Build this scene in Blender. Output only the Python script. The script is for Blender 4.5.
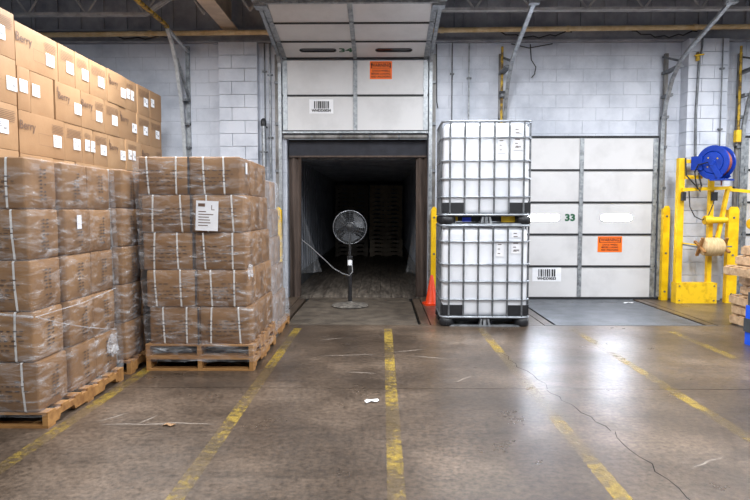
import bpy, bmesh, math, random
from mathutils import Vector, Matrix, noise

for o in list(bpy.data.objects): bpy.data.objects.remove(o)
S = bpy.context.scene
COL = S.collection
PI = math.pi
random.seed(7)

# ------------------------------------------------------------ camera
cam_d = bpy.data.cameras.new('camera'); cam = bpy.data.objects.new('camera', cam_d); COL.objects.link(cam)
cam_d.sensor_width = 36.0; cam_d.lens = 600.0 / 750.0 * 36.0; cam_d.clip_start = 0.05; cam_d.clip_end = 200
cam.location = (0, 0, 1.53)
cam.rotation_euler = (PI / 2 - math.atan(39 / 600.0), 0, math.atan(7 / 600.0))
S.camera = cam

# ------------------------------------------------------------ world, exposure
S.view_settings.view_transform = 'Standard'; S.view_settings.look = 'None'
S.view_settings.gamma = 1.0; S.view_settings.use_curve_mapping = False
S.view_settings.exposure = 0.0
W = bpy.data.worlds.new('world'); S.world = W; W.use_nodes = True
W.node_tree.nodes['Background'].inputs[0].default_value = (0.80, 0.88, 1.0, 1)
W.node_tree.nodes['Background'].inputs[1].default_value = 0.36

# rows of linear ceiling lamps (fixtures are built further down at the same places)
LAMPS = [(-1.9, 5.7), (1.3, 1.2), (1.3, 4.6), (1.3, 7.6), (4.6, 1.2), (4.6, 4.6), (4.6, 7.6), (-1.5, 1.6), (7.6, 4.6), (7.6, 7.6), (-2.95, 7.2)]  # last lamp added to brighten the left end of the block wall
LAMP_Z = 4.42
for lx, ly in LAMPS:
    ld = bpy.data.lights.new('lamp_light', 'AREA'); ld.shape = 'RECTANGLE'; ld.size = 0.35; ld.size_y = 1.3
    ld.energy = 142; ld.color = (0.95, 0.975, 1.0)
    lo = bpy.data.objects.new('lamp_light', ld); COL.objects.link(lo); lo.location = (lx, ly, LAMP_Z - 0.09)

# ------------------------------------------------------------ materials
def lin(c):
    return tuple(((v / 255) / 12.92 if v / 255 <= 0.04045 else ((v / 255 + 0.055) / 1.055) ** 2.4) for v in c) + (1,)

def node(nt, t, loc=None, **kw):
    n = nt.nodes.new(t)
    for k, v in kw.items(): setattr(n, k, v)
    return n

def ramp(nt, stops):
    r = nt.nodes.new('ShaderNodeValToRGB'); e = r.color_ramp.elements
    while len(e) < len(stops): e.new(0.5)
    for el, (p, c) in zip(e, stops):
        el.position = p; el.color = c if len(c) == 4 else tuple(c) + (1,)
    return r

def mat(name, c1, c2=None, scale=4.0, rough=0.6, metal=0.0, bump=0.0, bscale=None, stretch=(1, 1, 1), detail=5.0,
        lo=0.35, hi=0.65, rvar=0.0, spec=0.5, emit=None, estr=0.0, world=False, alpha=None):
    m = bpy.data.materials.new(name); m.use_nodes = True
    nt = m.node_tree; b = nt.nodes['Principled BSDF']
    b.inputs['Roughness'].default_value = rough; b.inputs['Metallic'].default_value = metal
    b.inputs['Specular IOR Level'].default_value = spec
    b.inputs['Base Color'].default_value = lin(c1)
    if emit: b.inputs['Emission Color'].default_value = lin(emit); b.inputs['Emission Strength'].default_value = estr
    if c2 or bump or rvar:
        tc = node(nt, 'ShaderNodeTexCoord'); mp = node(nt, 'ShaderNodeMapping'); mp.inputs['Scale'].default_value = stretch
        if world:
            g = node(nt, 'ShaderNodeNewGeometry'); nt.links.new(g.outputs['Position'], mp.inputs['Vector'])
        else:
            oi = node(nt, 'ShaderNodeObjectInfo'); ad = node(nt, 'ShaderNodeVectorMath', operation='MULTIPLY_ADD')
            cb = node(nt, 'ShaderNodeCombineXYZ')
            for k in range(3): nt.links.new(oi.outputs['Random'], cb.inputs[k])
            nt.links.new(cb.outputs[0], ad.inputs[0]); ad.inputs[1].default_value = (37, 53, 71)
            nt.links.new(tc.outputs['Object'], ad.inputs[2]); nt.links.new(ad.outputs[0], mp.inputs['Vector'])
        nz = node(nt, 'ShaderNodeTexNoise'); nz.inputs['Scale'].default_value = scale; nz.inputs['Detail'].default_value = detail
        nz.inputs['Roughness'].default_value = 0.62
        nt.links.new(mp.outputs[0], nz.inputs['Vector'])
        if c2:
            r = ramp(nt, [(lo, lin(c1)), (hi, lin(c2))]); nt.links.new(nz.outputs['Fac'], r.inputs[0])
            nt.links.new(r.outputs[0], b.inputs['Base Color'])
        if rvar:
            mr = node(nt, 'ShaderNodeMapRange'); mr.inputs['To Min'].default_value = rough - rvar; mr.inputs['To Max'].default_value = rough + rvar
            mr.inputs['From Min'].default_value = 0.3; mr.inputs['From Max'].default_value = 0.7
            nt.links.new(nz.outputs['Fac'], mr.inputs[0]); nt.links.new(mr.outputs[0], b.inputs['Roughness'])
        if bump:
            n2 = node(nt, 'ShaderNodeTexNoise'); n2.inputs['Scale'].default_value = bscale or scale * 6; n2.inputs['Detail'].default_value = 6
            nt.links.new(mp.outputs[0], n2.inputs['Vector'])
            bp = node(nt, 'ShaderNodeBump'); bp.inputs['Strength'].default_value = bump; bp.inputs['Distance'].default_value = 0.01
            nt.links.new(n2.outputs['Fac'], bp.inputs['Height']); nt.links.new(bp.outputs[0], b.inputs['Normal'])
    return m

def cardboard(name, ca, cb, cc):
    m = mat(name, ca, cb, scale=2.4, rough=0.62, bump=0.12, bscale=60, detail=6, spec=0.3)
    nt = m.node_tree; b = nt.nodes['Principled BSDF']; r = [n for n in nt.nodes if n.type == 'VALTORGB'][0]
    oi = [n for n in nt.nodes if n.type == 'OBJECT_INFO'][0]
    mx = node(nt, 'ShaderNodeMix', data_type='RGBA'); mr = node(nt, 'ShaderNodeMath', operation='MULTIPLY'); mr.inputs[1].default_value = 0.55
    nt.links.new(oi.outputs['Random'], mr.inputs[0]); nt.links.new(mr.outputs[0], mx.inputs['Factor'])
    nt.links.new(r.outputs[0], mx.inputs['A']); mx.inputs['B'].default_value = lin(cc)
    nt.links.new(mx.outputs['Result'], b.inputs['Base Color'])
    return m

def floor_material():
    m = bpy.data.materials.new('worn_concrete'); m.use_nodes = True; nt = m.node_tree; L = nt.links
    b = nt.nodes['Principled BSDF']; g = node(nt, 'ShaderNodeNewGeometry')
    def nz(scale, stretch=(1, 1, 1), detail=6, rough=0.6):
        mp = node(nt, 'ShaderNodeMapping'); mp.inputs['Scale'].default_value = stretch; L.new(g.outputs['Position'], mp.inputs['Vector'])
        n = node(nt, 'ShaderNodeTexNoise'); n.inputs['Scale'].default_value = scale; n.inputs['Detail'].default_value = detail; n.inputs['Roughness'].default_value = rough
        L.new(mp.outputs[0], n.inputs['Vector']); return n
    a = nz(0.8); r1 = ramp(nt, [(0.32, lin((58, 48, 40))), (0.50, lin((84, 71, 60))), (0.68, lin((118, 102, 88)))]); L.new(a.outputs['Fac'], r1.inputs[0])
    f = nz(26, (1, 1, 1), 8, 0.75); r2 = ramp(nt, [(0.36, (0.35, 0.35, 0.35)), (0.60, (1.2, 1.2, 1.2))]); L.new(f.outputs['Fac'], r2.inputs[0])
    mx = node(nt, 'ShaderNodeMix', data_type='RGBA', blend_type='MULTIPLY'); mx.inputs['Factor'].default_value = 0.95
    L.new(r1.outputs[0], mx.inputs['A']); L.new(r2.outputs[0], mx.inputs['B'])
    # tyre scuffs: dark streaks and pale scratches
    s = nz(2.2, (0.5, 2.6, 1), 7, 0.7); r3 = ramp(nt, [(0.30, (0.55, 0.55, 0.55)), (0.46, (1, 1, 1)), (0.66, (1, 1, 1)), (0.74, (1.35, 1.33, 1.3))]); L.new(s.outputs['Fac'], r3.inputs[0])
    m2 = node(nt, 'ShaderNodeMix', data_type='RGBA', blend_type='MULTIPLY'); m2.inputs['Factor'].default_value = 0.8
    L.new(mx.outputs['Result'], m2.inputs['A']); L.new(r3.outputs[0], m2.inputs['B'])
    L.new(m2.outputs['Result'], b.inputs['Base Color'])
    rr = nz(1.7, (1, 1, 1), 7, 0.7); mr = node(nt, 'ShaderNodeMapRange'); mr.inputs['From Min'].default_value = 0.3; mr.inputs['From Max'].default_value = 0.7
    mr.inputs['To Min'].default_value = 0.25; mr.inputs['To Max'].default_value = 0.41
    L.new(rr.outputs['Fac'], mr.inputs[0]); L.new(mr.outputs[0], b.inputs['Roughness'])
    bp = node(nt, 'ShaderNodeBump'); bp.inputs['Strength'].default_value = 0.22; bp.inputs['Distance'].default_value = 0.008
    n5 = nz(14, (1, 1, 1), 8, 0.7); L.new(n5.outputs['Fac'], bp.inputs['Height']); L.new(bp.outputs[0], b.inputs['Normal'])
    b.inputs['Specular IOR Level'].default_value = 0.5
    return m

def worn_paint():
    m = bpy.data.materials.new('worn_yellow_paint'); m.use_nodes = True; nt = m.node_tree; L = nt.links
    b = nt.nodes['Principled BSDF']; b.inputs['Base Color'].default_value = lin((184, 155, 66)); b.inputs['Roughness'].default_value = 0.45
    g = node(nt, 'ShaderNodeNewGeometry')
    n = node(nt, 'ShaderNodeTexNoise'); n.inputs['Scale'].default_value = 16; n.inputs['Detail'].default_value = 9; n.inputs['Roughness'].default_value = 0.72
    n2 = node(nt, 'ShaderNodeTexNoise'); n2.inputs['Scale'].default_value = 1.3; n2.inputs['Detail'].default_value = 3
    L.new(g.outputs['Position'], n.inputs['Vector']); L.new(g.outputs['Position'], n2.inputs['Vector'])
    ad = node(nt, 'ShaderNodeMath', operation='ADD'); L.new(n.outputs['Fac'], ad.inputs[0])
    mm = node(nt, 'ShaderNodeMath', operation='MULTIPLY'); mm.inputs[1].default_value = 0.9; L.new(n2.outputs['Fac'], mm.inputs[0]); L.new(mm.outputs[0], ad.inputs[1])
    r = ramp(nt, [(0.49, (0.03,) * 3), (0.64, (0.56,) * 3)]);
    hv = node(nt, 'ShaderNodeMath', operation='MULTIPLY'); hv.inputs[1].default_value = 0.53; L.new(ad.outputs[0], hv.inputs[0]); L.new(hv.outputs[0], r.inputs[0])
    tr = node(nt, 'ShaderNodeBsdfTransparent'); mx = node(nt, 'ShaderNodeMixShader'); L.new(r.outputs[0], mx.inputs[0]); L.new(tr.outputs[0], mx.inputs[1]); L.new(b.outputs[0], mx.inputs[2])
    L.new(mx.outputs[0], nt.nodes['Material Output'].inputs[0]); return m

def film_material(name, lo, hi, stretch=(1.2, 1.2, 5.0), scale=3.5):
    m = bpy.data.materials.new(name); m.use_nodes = True; nt = m.node_tree; L = nt.links
    b = nt.nodes['Principled BSDF']; b.inputs['Base Color'].default_value = (0.86, 0.88, 0.92, 1); b.inputs['Roughness'].default_value = 0.14
    b.inputs['Specular IOR Level'].default_value = 0.9
    tc = node(nt, 'ShaderNodeTexCoord'); mp = node(nt, 'ShaderNodeMapping'); mp.inputs['Scale'].default_value = stretch; mp.inputs['Rotation'].default_value = (0.25, 0.3, 0)
    L.new(tc.outputs['Object'], mp.inputs['Vector'])
    n = node(nt, 'ShaderNodeTexNoise'); n.inputs['Scale'].default_value = scale; n.inputs['Detail'].default_value = 9; n.inputs['Roughness'].default_value = 0.68; n.inputs['Distortion'].default_value = 0.5
    L.new(mp.outputs[0], n.inputs['Vector'])
    r = ramp(nt, [(0.48, (lo,) * 3), (0.61, (lo + (hi - lo) * 0.28,) * 3), (0.73, (hi,) * 3)]); L.new(n.outputs['Fac'], r.inputs[0])
    bp = node(nt, 'ShaderNodeBump'); bp.inputs['Strength'].default_value = 0.9; bp.inputs['Distance'].default_value = 0.02
    L.new(n.outputs['Fac'], bp.inputs['Height']); L.new(bp.outputs[0], b.inputs['Normal'])
    tr = node(nt, 'ShaderNodeBsdfTransparent'); tr.inputs[0].default_value = (0.97, 0.97, 0.98, 1)
    mx = node(nt, 'ShaderNodeMixShader'); L.new(r.outputs[0], mx.inputs[0]); L.new(tr.outputs[0], mx.inputs[1]); L.new(b.outputs[0], mx.inputs[2])
    L.new(mx.outputs[0], nt.nodes['Material Output'].inputs[0]); return m

M = {}
M['floor'] = floor_material()
M['pit'] = mat('pit_dark', (18, 17, 16), rough=0.9)
M['paint'] = worn_paint()
M['scratch'] = mat('chalky_scratch', (120, 108, 98), (150, 140, 130), scale=9, rough=0.7)
M['block'] = mat('painted_block', (174, 180, 192), (208, 212, 222), scale=1.7, rough=0.62, bump=0.55, bscale=45, world=True, lo=0.3, hi=0.6, detail=8)
M['mortar'] = mat('mortar', (156, 161, 172), (192, 196, 206), scale=3, rough=0.8, world=True)
M['panel'] = mat('door_white', (192, 191, 192), (206, 205, 206), scale=2.0, rough=0.45, bump=0.05, bscale=30, lo=0.3, hi=0.55, detail=8)
M['seam'] = mat('rubber_seam', (26, 27, 31), rough=0.6)
M['galv'] = mat('galvanised', (120, 124, 128), (172, 176, 180), scale=14, rough=0.42, metal=0.55, rvar=0.1)
M['galv_pale'] = mat('galvanised_pale', (176, 180, 184), (214, 217, 220), scale=14, rough=0.45, metal=0.25)
M['galv_dark'] = mat('dull_steel', (84, 87, 91), (124, 127, 131), scale=9, rough=0.5, metal=0.5)
M['jamb'] = mat('jamb_steel', (92, 88, 84), (150, 148, 146), scale=7, rough=0.6, metal=0.3, stretch=(1, 1, 0.3))
M['rusty'] = mat('flaking_yellow', (96, 74, 40), (196, 160, 44), scale=11, rough=0.6, lo=0.42, hi=0.56)
M['deck'] = mat('roof_steel', (128, 129, 136), (164, 164, 170), scale=3, rough=0.75, world=True, bump=0.2)
M['joist'] = mat('joist_steel', (150, 148, 148), (186, 184, 184), scale=6, rough=0.7)
M['beam'] = mat('beam_tan', (176, 156, 136), (204, 184, 162), scale=4, rough=0.6)
M['pipe_tan'] = mat('pipe_tan', (196, 164, 114), (226, 202, 160), scale=5, rough=0.45)
M['carton'] = cardboard('carton_plain', (152, 119, 87), (168, 135, 101), (140, 108, 78))
M['carton_w'] = cardboard('carton_wrapped', (128, 93, 58), (156, 118, 77), (112, 80, 48))
M['ink'] = mat('ink', (104, 80, 66), rough=0.7)
M['ink_soft'] = mat('ink_soft', (66, 48, 38), rough=0.7)
M['black_ink'] = mat('black_ink', (22, 22, 24), rough=0.6)
M['paper'] = mat('paper_label', (226, 227, 232), (240, 240, 243), scale=5, rough=0.6)
M['strap'] = mat('strap_white', (206, 202, 196), (226, 222, 216), scale=6, rough=0.4)
M['joint'] = mat('joint_dark', (52, 44, 44), (70, 58, 52), scale=9, rough=0.35)
M['film'] = film_material('stretch_film', 0.04, 0.68, (1.0, 1.0, 4.0), 5.0)
M['film_dense'] = film_material('stretch_film_dense', 0.22, 0.85, (1.0, 1.0, 4.0), 5.0)
M['film_sheet'] = film_material('plastic_sheet', 0.06, 0.30, stretch=(3, 3, 0.8))
M['wood'] = mat('pallet_wood', (130, 88, 46), (176, 130, 76), scale=5, rough=0.72, bump=0.3, bscale=40, stretch=(0.35, 2.5, 2.5))
M['wood_pale'] = mat('pallet_wood_pale', (168, 132, 96), (206, 174, 136), scale=5, rough=0.75, bump=0.3, bscale=40, stretch=(0.4, 2.5, 2.5))
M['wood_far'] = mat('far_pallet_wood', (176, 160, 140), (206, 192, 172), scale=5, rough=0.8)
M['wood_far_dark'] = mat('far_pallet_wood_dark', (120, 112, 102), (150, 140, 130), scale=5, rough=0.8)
M['ibc'] = mat('tank_plastic', (222, 225, 232), (236, 238, 243), scale=2, rough=0.35)
M['cage'] = mat('cage_steel', (134, 139, 146), (168, 173, 180), scale=12, rough=0.38, metal=0.5)
M['black'] = mat('black_plastic', (22, 23, 27), (34, 35, 39), scale=8, rough=0.45)
M['yellow'] = mat('safety_yellow', (226, 178, 4), (244, 200, 20), scale=6, rough=0.42, lo=0.4, hi=0.6)
M['yellow_dirty'] = mat('safety_yellow_worn', (196, 150, 10), (240, 194, 24), scale=7, rough=0.48, lo=0.3, hi=0.5)
M['blue'] = mat('reel_blue', (8, 48, 140), (14, 60, 168), scale=6, rough=0.32)
M['hose'] = mat('hose_red', (132, 66, 52), (164, 92, 74), scale=9, rough=0.5)
M['twine'] = mat('twine', (196, 164, 116), (226, 198, 152), scale=12, rough=0.85, bump=0.6, bscale=70, stretch=(6, 1, 1))
M['cone'] = mat('cone_orange', (240, 62, 12), (252, 78, 22), scale=5, rough=0.42)
M['fan_black'] = mat('fan_black', (24, 24, 26), (38, 38, 40), scale=8, rough=0.4)
M['fan_wire'] = mat('fan_wire', (86, 88, 92), (120, 122, 126), scale=8, rough=0.35, metal=0.5)
M['fan_blade'] = mat('fan_blade', (52, 54, 57), (74, 76, 80), scale=8, rough=0.4, metal=0.4)
M['iron'] = mat('fan_base_iron', (64, 60, 56), (120, 114, 106), scale=18, rough=0.6, lo=0.4, hi=0.6)
M['leveler'] = mat('leveler_plate', (74, 66, 58), (108, 98, 86), scale=5, rough=0.55, bump=0.6, bscale=60, metal=0.2, world=True)
M['leveler_blue'] = mat('leveler_plate_grey', (70, 74, 80), (98, 102, 108), scale=4, rough=0.45, bump=0.4, bscale=60, metal=0.2, world=True)
M['trailer_wall'] = mat('trailer_wall', (112, 117, 128), (146, 150, 160), scale=3, rough=0.6)
M['trailer_floor'] = mat('trailer_floor', (78, 70, 63), (138, 128, 116), scale=4, rough=0.5, stretch=(4, 0.5, 1), lo=0.4, hi=0.68, detail=8)
M['seal'] = mat('seal_brown', (64, 52, 46), (88, 74, 66), scale=4, rough=0.8, stretch=(4, 4, 0.5))
M['seal_dark'] = mat('seal_dark', (30, 31, 38), (44, 45, 53), scale=6, rough=0.8)
M['sign_orange'] = mat('sign_orange', (250, 112, 14), rough=0.45)
M['green'] = mat('stencil_green', (22, 84, 54), rough=0.6)
M['pane'] = mat('daylit_pane', (240, 244, 255), rough=0.3, emit=(226, 236, 255), estr=115.0)
M['pane_dark'] = mat('dark_pane', (42, 44, 50), rough=0.25)  # dim roof behind the raised slots put into the pane colour
M['cable'] = mat('cable', (30, 28, 28), rough=0.5)
M['cable_grey'] = mat('cable_grey', (120, 120, 122), rough=0.5)
M['white_metal'] = mat('lamp_housing', (225, 226, 228), rough=0.4)
M['lens'] = mat('lamp_lens', (250, 250, 250), rough=0.4, emit=(246, 250, 255), estr=4.0)
M['blue_tag'] = mat('blue_tag', (24, 64, 226), rough=0.4)
M['plastic_blue'] = mat('plastic_blue', (10, 84, 226), rough=0.35)
M['plastic_grey'] = mat('plastic_grey', (52, 55, 60), (72, 75, 80), scale=6, rough=0.5)

# ------------------------------------------------------------ mesh helpers
class MB:
    def __init__(s): s.v = []; s.f = []
    def box(s, x0, x1, y0, y1, z0, z1):
        n = len(s.v)
        s.v += [(x0, y0, z0), (x1, y0, z0), (x1, y1, z0), (x0, y1, z0), (x0, y0, z1), (x1, y0, z1), (x1, y1, z1), (x0, y1, z1)]
        s.f += [tuple(n + i for i in q) for q in ((0, 3, 2, 1), (4, 5, 6, 7), (0, 1, 5, 4), (1, 2, 6, 5), (2, 3, 7, 6), (3, 0, 4, 7))]
        return s
    def bar(s, a, b, w, h, upv=(0, 0, 1)):
        a = Vector(a); b = Vector(b); d = (b - a).normalized(); u = Vector(upv)
        r = d.cross(u)
        if r.length < 1e-4: r = d.cross(Vector((0, 1, 0)))
        r.normalize(); u = r.cross(d)
        n = len(s.v)
        for p in (a, b):
            for sx, sy in ((-1, -1), (1, -1), (1, 1), (-1, 1)): s.v.append(tuple(p + r * (w / 2 * sx) + u * (h / 2 * sy)))
        s.f += [tuple(n + i for i in q) for q in ((0, 1, 2, 3), (7, 6, 5, 4), (0, 4, 5, 1), (1, 5, 6, 2), (2, 6, 7, 3), (3, 7, 4, 0))]
        return s
    def path(s, pts, prof, up=(1, 0, 0)):
        """sweep a closed 2-D profile (list of (a,b)) along pts; a runs along `up`, b across"""
        n0 = len(s.v); P = [Vector(p) for p in pts]; k = len(prof); U = Vector(up)
        for i, p in enumerate(P):
            d = (P[min(i + 1, len(P) - 1)] - P[max(i - 1, 0)]).normalized(); c = d.cross(U).normalized()
            for a, b in prof: s.v.append(tuple(p + U * a + c * b))
        for i in range(len(P) - 1):
            for j in range(k):
                s.f.append((n0 + i * k + j, n0 + i * k + (j + 1) % k, n0 + (i + 1) * k + (j + 1) % k, n0 + (i + 1) * k + j))
        s.f.append(tuple(n0 + j for j in reversed(range(k)))); s.f.append(tuple(n0 + (len(P) - 1) * k + j for j in range(k)))
        return s
    def tube(s, pts, r, n=8, closed=False):
        P = [Vector(p) for p in pts]; n0 = len(s.v); m = len(P); ref = None
        for i, p in enumerate(P):
            if closed: d = P[(i + 1) % m] - P[i - 1]
            else: d = P[min(i + 1, m - 1)] - P[max(i - 1, 0)]
            d.normalize()
            if ref is None:
                ref = Vector((0, 0, 1)) if abs(d.z) < 0.9 else Vector((1, 0, 0))
            a = ref - d * ref.dot(d); a.normalize(); ref = a; b = d.cross(a)
            rr = r[i] if isinstance(r, (list, tuple)) else r
            for j in range(n):
                t = 2 * PI * j / n; s.v.append(tuple(p + a * (math.cos(t) * rr) + b * (math.sin(t) * rr)))
        for i in range(m if closed else m - 1):
            i2 = (i + 1) % m
            for j in range(n):
                s.f.append((n0 + i * n + j, n0 + i * n + (j + 1) % n, n0 + i2 * n + (j + 1) % n, n0 + i2 * n + j))
        if not closed:
            s.f.append(tuple(n0 + j for j in reversed(range(n)))); s.f.append(tuple(n0 + (m - 1) * n + j for j in range(n)))
        return s
    def lathe(s, prof, c=(0, 0, 0), axis='z', n=24):
        n0 = len(s.v); k = len(prof); c = Vector(c)
        for r, h in prof:
            for j in range(n):
                t = 2 * PI * j / n; x, y = r * math.cos(t), r * math.sin(t)
                p = {'z': (x, y, h), 'x': (h, x, y), 'y': (x, h, -y)}[axis]
                s.v.append(tuple(c + Vector(p)))
        for i in range(k - 1):
            for j in range(n):
                s.f.append((n0 + i * n + j, n0 + i * n + (j + 1) % n, n0 + (i + 1) * n + (j + 1) % n, n0 + (i + 1) * n + j))
        s.f.append(tuple(n0 + j for j in reversed(range(n)))); s.f.append(tuple(n0 + (k - 1) * n + j for j in range(n)))
        return s
    def prism(s, pts, fn, a, b):
        """pts: 2-D polygon; fn(p, q, t) -> 3-D point; t runs a..b"""
        n0 = len(s.v); k = len(pts)
        for t in (a, b):
            for p, q in pts: s.v.append(tuple(fn(p, q, t)))
        s.f.append(tuple(n0 + i for i in reversed(range(k)))); s.f.append(tuple(n0 + k + i for i in range(k)))
        for i in range(k): s.f.append((n0 + i, n0 + (i + 1) % k, n0 + k + (i + 1) % k, n0 + k + i))
        return s
    def mesh(s, name, m, smooth=False, fix=True):
        me = bpy.data.meshes.new(name); me.from_pydata(s.v, [], s.f)
        if fix:
            bm = bmesh.new(); bm.from_mesh(me); bmesh.ops.recalc_face_normals(bm, faces=bm.faces); bm.to_mesh(me); bm.free()
        if m: me.materials.append(M[m])
        if smooth:
            me.polygons.foreach_set('use_smooth', [True] * len(me.polygons))
            try: me.set_sharp_from_angle(angle=math.radians(40))
            except Exception: pass
        me.update(); return me
    def build(s, name, m, parent=None, smooth=False, **kw):
        return link(name, s.mesh(name, m, smooth), parent, **kw)

def link(name, me, parent=None, loc=None, rz=None, label=None, cat=None, group=None, kind=None):
    o = bpy.data.objects.new(name, me); COL.objects.link(o)
    if parent: o.parent = parent
    if loc is not None: o.location = loc
    if rz: o.rotation_euler = (0, 0, rz)
    tag(o, label, cat, group, kind); return o

def tag(o, label=None, cat=None, group=None, kind=None):
    if label: o['label'] = label
    if cat: o['category'] = cat
    if group: o['group'] = group
    if kind: o['kind'] = kind

def thing(name, label, cat, loc=(0, 0, 0), rz=0, group=None, kind=None):
    return link(name, None, None, loc, rz, label, cat, group, kind)

_font = {}
def text_polys(txt, size, bold=0.0):
    """flat lettering as (verts, faces) centred on the origin, x right, y up"""
    key = (txt, size, bold)
    if key not in _font:
        c = bpy.data.curves.new('lettering', 'FONT'); c.body = txt; c.size = size; c.align_x = 'CENTER'; c.align_y = 'CENTER'; c.offset = bold
        c.resolution_u = 2
        o = bpy.data.objects.new('lettering', c); COL.objects.link(o)
        dg = bpy.context.evaluated_depsgraph_get(); dg.update(); me = bpy.data.meshes.new_from_object(o.evaluated_get(dg))
        _font[key] = ([tuple(v.co) for v in me.vertices], [tuple(p.vertices) for p in me.polygons])
        bpy.data.objects.remove(o); bpy.data.curves.remove(c); bpy.data.meshes.remove(me)
    return _font[key]

def add_text(mb, txt, size, fn, x=0, y=0, bold=0.0, sx=1.0):
    v, f = text_polys(txt, size, bold); n = len(mb.v)
    mb.v += [tuple(fn(p[0] * sx + x, p[1] + y)) for p in v]; mb.f += [tuple(n + i for i in q) for q in f]

def quad(mb, fn, x0, x1, y0, y1):
    n = len(mb.v); mb.v += [tuple(fn(*p)) for p in ((x0, y0), (x1, y0), (x1, y1), (x0, y1))]; mb.f.append((n, n + 1, n + 2, n + 3))

_soft = {}
def soft_box(name, sx, sy, sz, m, r=0.012, bulge=0.008, seed=0, amp=0.004):
    """a slightly bulged, dented carton, base at z=0, centred in x and y"""
    key = (name, round(sx, 3), round(sy, 3), round(sz, 3), m, seed)
    if key in _soft: return _soft[key]
    hx, hy, hz = sx / 2, sy / 2, sz / 2; g = [-1, -0.93, -0.45, 0, 0.45, 0.93, 1]
    V = {}; vl = []; F = []
    def vert(a, b, c):
        k = (a, b, c)
        if k not in V:
            p = Vector((a * hx, b * hy, c * hz))
            q = Vector((max(-hx + r, min(hx - r, p.x)), max(-hy + r, min(hy - r, p.y)), max(-hz + r, min(hz - r, p.z))))
            d = p - q
            if d.length > 1e-6: p = q + d.normalized() * min(d.length, r)
            bu = lambda u, v: bulge * (1 - u * u) * (1 - v * v)
            if abs(a) == 1: p.x += a * bu(b, c)
            if abs(b) == 1: p.y += b * bu(a, c)
            nn = noise.noise_vector(Vector((a * 1.7 + seed * 9.1, b * 1.7, c * 1.7 + seed))) * amp
            p += Vector((nn.x, nn.y, nn.z * 0.2))
            V[k] = len(vl); vl.append((p.x, p.y, max(0.0, min(sz, p.z + hz))))
        return V[k]
    for ax in range(3):
        for sgn in (-1, 1):
            for i in range(6):
                for j in range(6):
                    q = []
                    for u, w in ((g[i], g[j]), (g[i + 1], g[j]), (g[i + 1], g[j + 1]), (g[i], g[j + 1])):
                        t = [0, 0, 0]; t[ax] = sgn; t[(ax + 1) % 3] = u; t[(ax + 2) % 3] = w; q.append(vert(*t))
                    F.append(tuple(q if sgn > 0 else reversed(q)))
    b = MB(); b.v = vl; b.f = F
    me = b.mesh(name, m, smooth=True); _soft[key] = me
    return me

# ------------------------------------------------------------ the setting: floor
WY = 10.50          # face of the dock wall
floor_base = MB().box(-9, 9, -7, 10.75, -0.16, -0.06).build('floor', 'pit')
tag(floor_base, 'dark worn concrete warehouse floor', 'floor', kind='structure')
def slab(x0, x1, y0, y1): MB().box(x0 + 0.004, x1 - 0.004, y0 + 0.004, y1 - 0.004, -0.06, 0).build('slab', 'floor', floor_base)
JY = 5.10; PY = 7.98
slab(-9, 9, -7, JY - 2.9 - 0.0); slab(-9, 9, JY - 2.9, JY); slab(-9, 9, JY, PY)
slab(-9, -1.46, PY, 10.7); slab(0.66, 2.18, PY, 10.7); slab(4.5, 9, PY, 10.7)
for i, x in enumerate((-2.27, -1.10, 0.08, 1.285, 2.48, 3.68)):
    y0, y1 = (1.5, 7.75) if i != 5 else (6.2, 7.6)
    MB().box(x - 0.05, x + 0.05, y0, y1, 0.0002, 0.0012).build('painted_line', 'paint', floor_base)
def crack(pts, w=0.006):
    mb = MB(); n = []
    for i, (x, y) in enumerate(pts):
        wi = w * (0.5 + random.random()); n.append(len(mb.v)); mb.v += [(x - wi / 2, y - wi * 0.3, 0.0007), (x + wi / 2, y + wi * 0.3, 0.0007)]
    for a, b in zip(n, n[1:]): mb.f.append((a, a + 1, b + 1, b))
    mb.build('crack', 'pit', floor_base)
def wander(a, b, k, amp):
    out = []
    for i in range(k + 1):
        t = i / k; out.append((a[0] + (b[0] - a[0]) * t + random.uniform(-amp, amp), a[1] + (b[1] - a[1]) * t))
    return out
crack(wander((1.42, 5.08), (1.62, 4.1), 10, 0.03)); crack(wander((1.60, 4.1), (1.66, 2.6), 14, 0.03)); crack(wander((1.30, 6.4), (1.44, 5.1), 9, 0.04), 0.005)
crack([(1.2 + i * 0.06, 4.42 + 0.012 * math.sin(i * 1.3)) for i in range(10)], 0.004)

rsc = random.Random(11)
for x, y, L_, a in ((-1.75, 4.2, 0.55, 0.02), (-1.72, 4.3, 0.2, 1.2), (-1.45, 4.22, 0.5, -0.03), (-0.35, 6.3, 0.6, 0.15), (0.3, 6.5, 0.35, 0.4), (0.5, 6.2, 0.4, -0.3), (-0.2, 5.6, 0.3, -0.2), (0.75, 5.4, 0.3, 0.8), (-0.6, 7.1, 0.3, 0.5), (-2.0, 4.35, 0.25, 0.9), (0.9, 6.9, 0.5, 0.1), (2.0, 3.6, 0.3, 0.5)):
    mb = MB(); w = 0.006
    for k in range(7):
        t_ = k / 6 - 0.5; px, py = x + math.cos(a) * L_ * t_, y + math.sin(a) * L_ * t_ + rsc.uniform(-0.012, 0.012); ww = w * (0.2 + math.sin((t_ + 0.5) * PI))
        mb.v += [(px + math.sin(a) * ww, py - math.cos(a) * ww, 0.0009), (px - math.sin(a) * ww, py + math.cos(a) * ww, 0.0009)]
    for k in range(6): mb.f.append((2 * k, 2 * k + 1, 2 * k + 3, 2 * k + 2))
    mb.build('scratch', 'scratch', floor_base)
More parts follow.
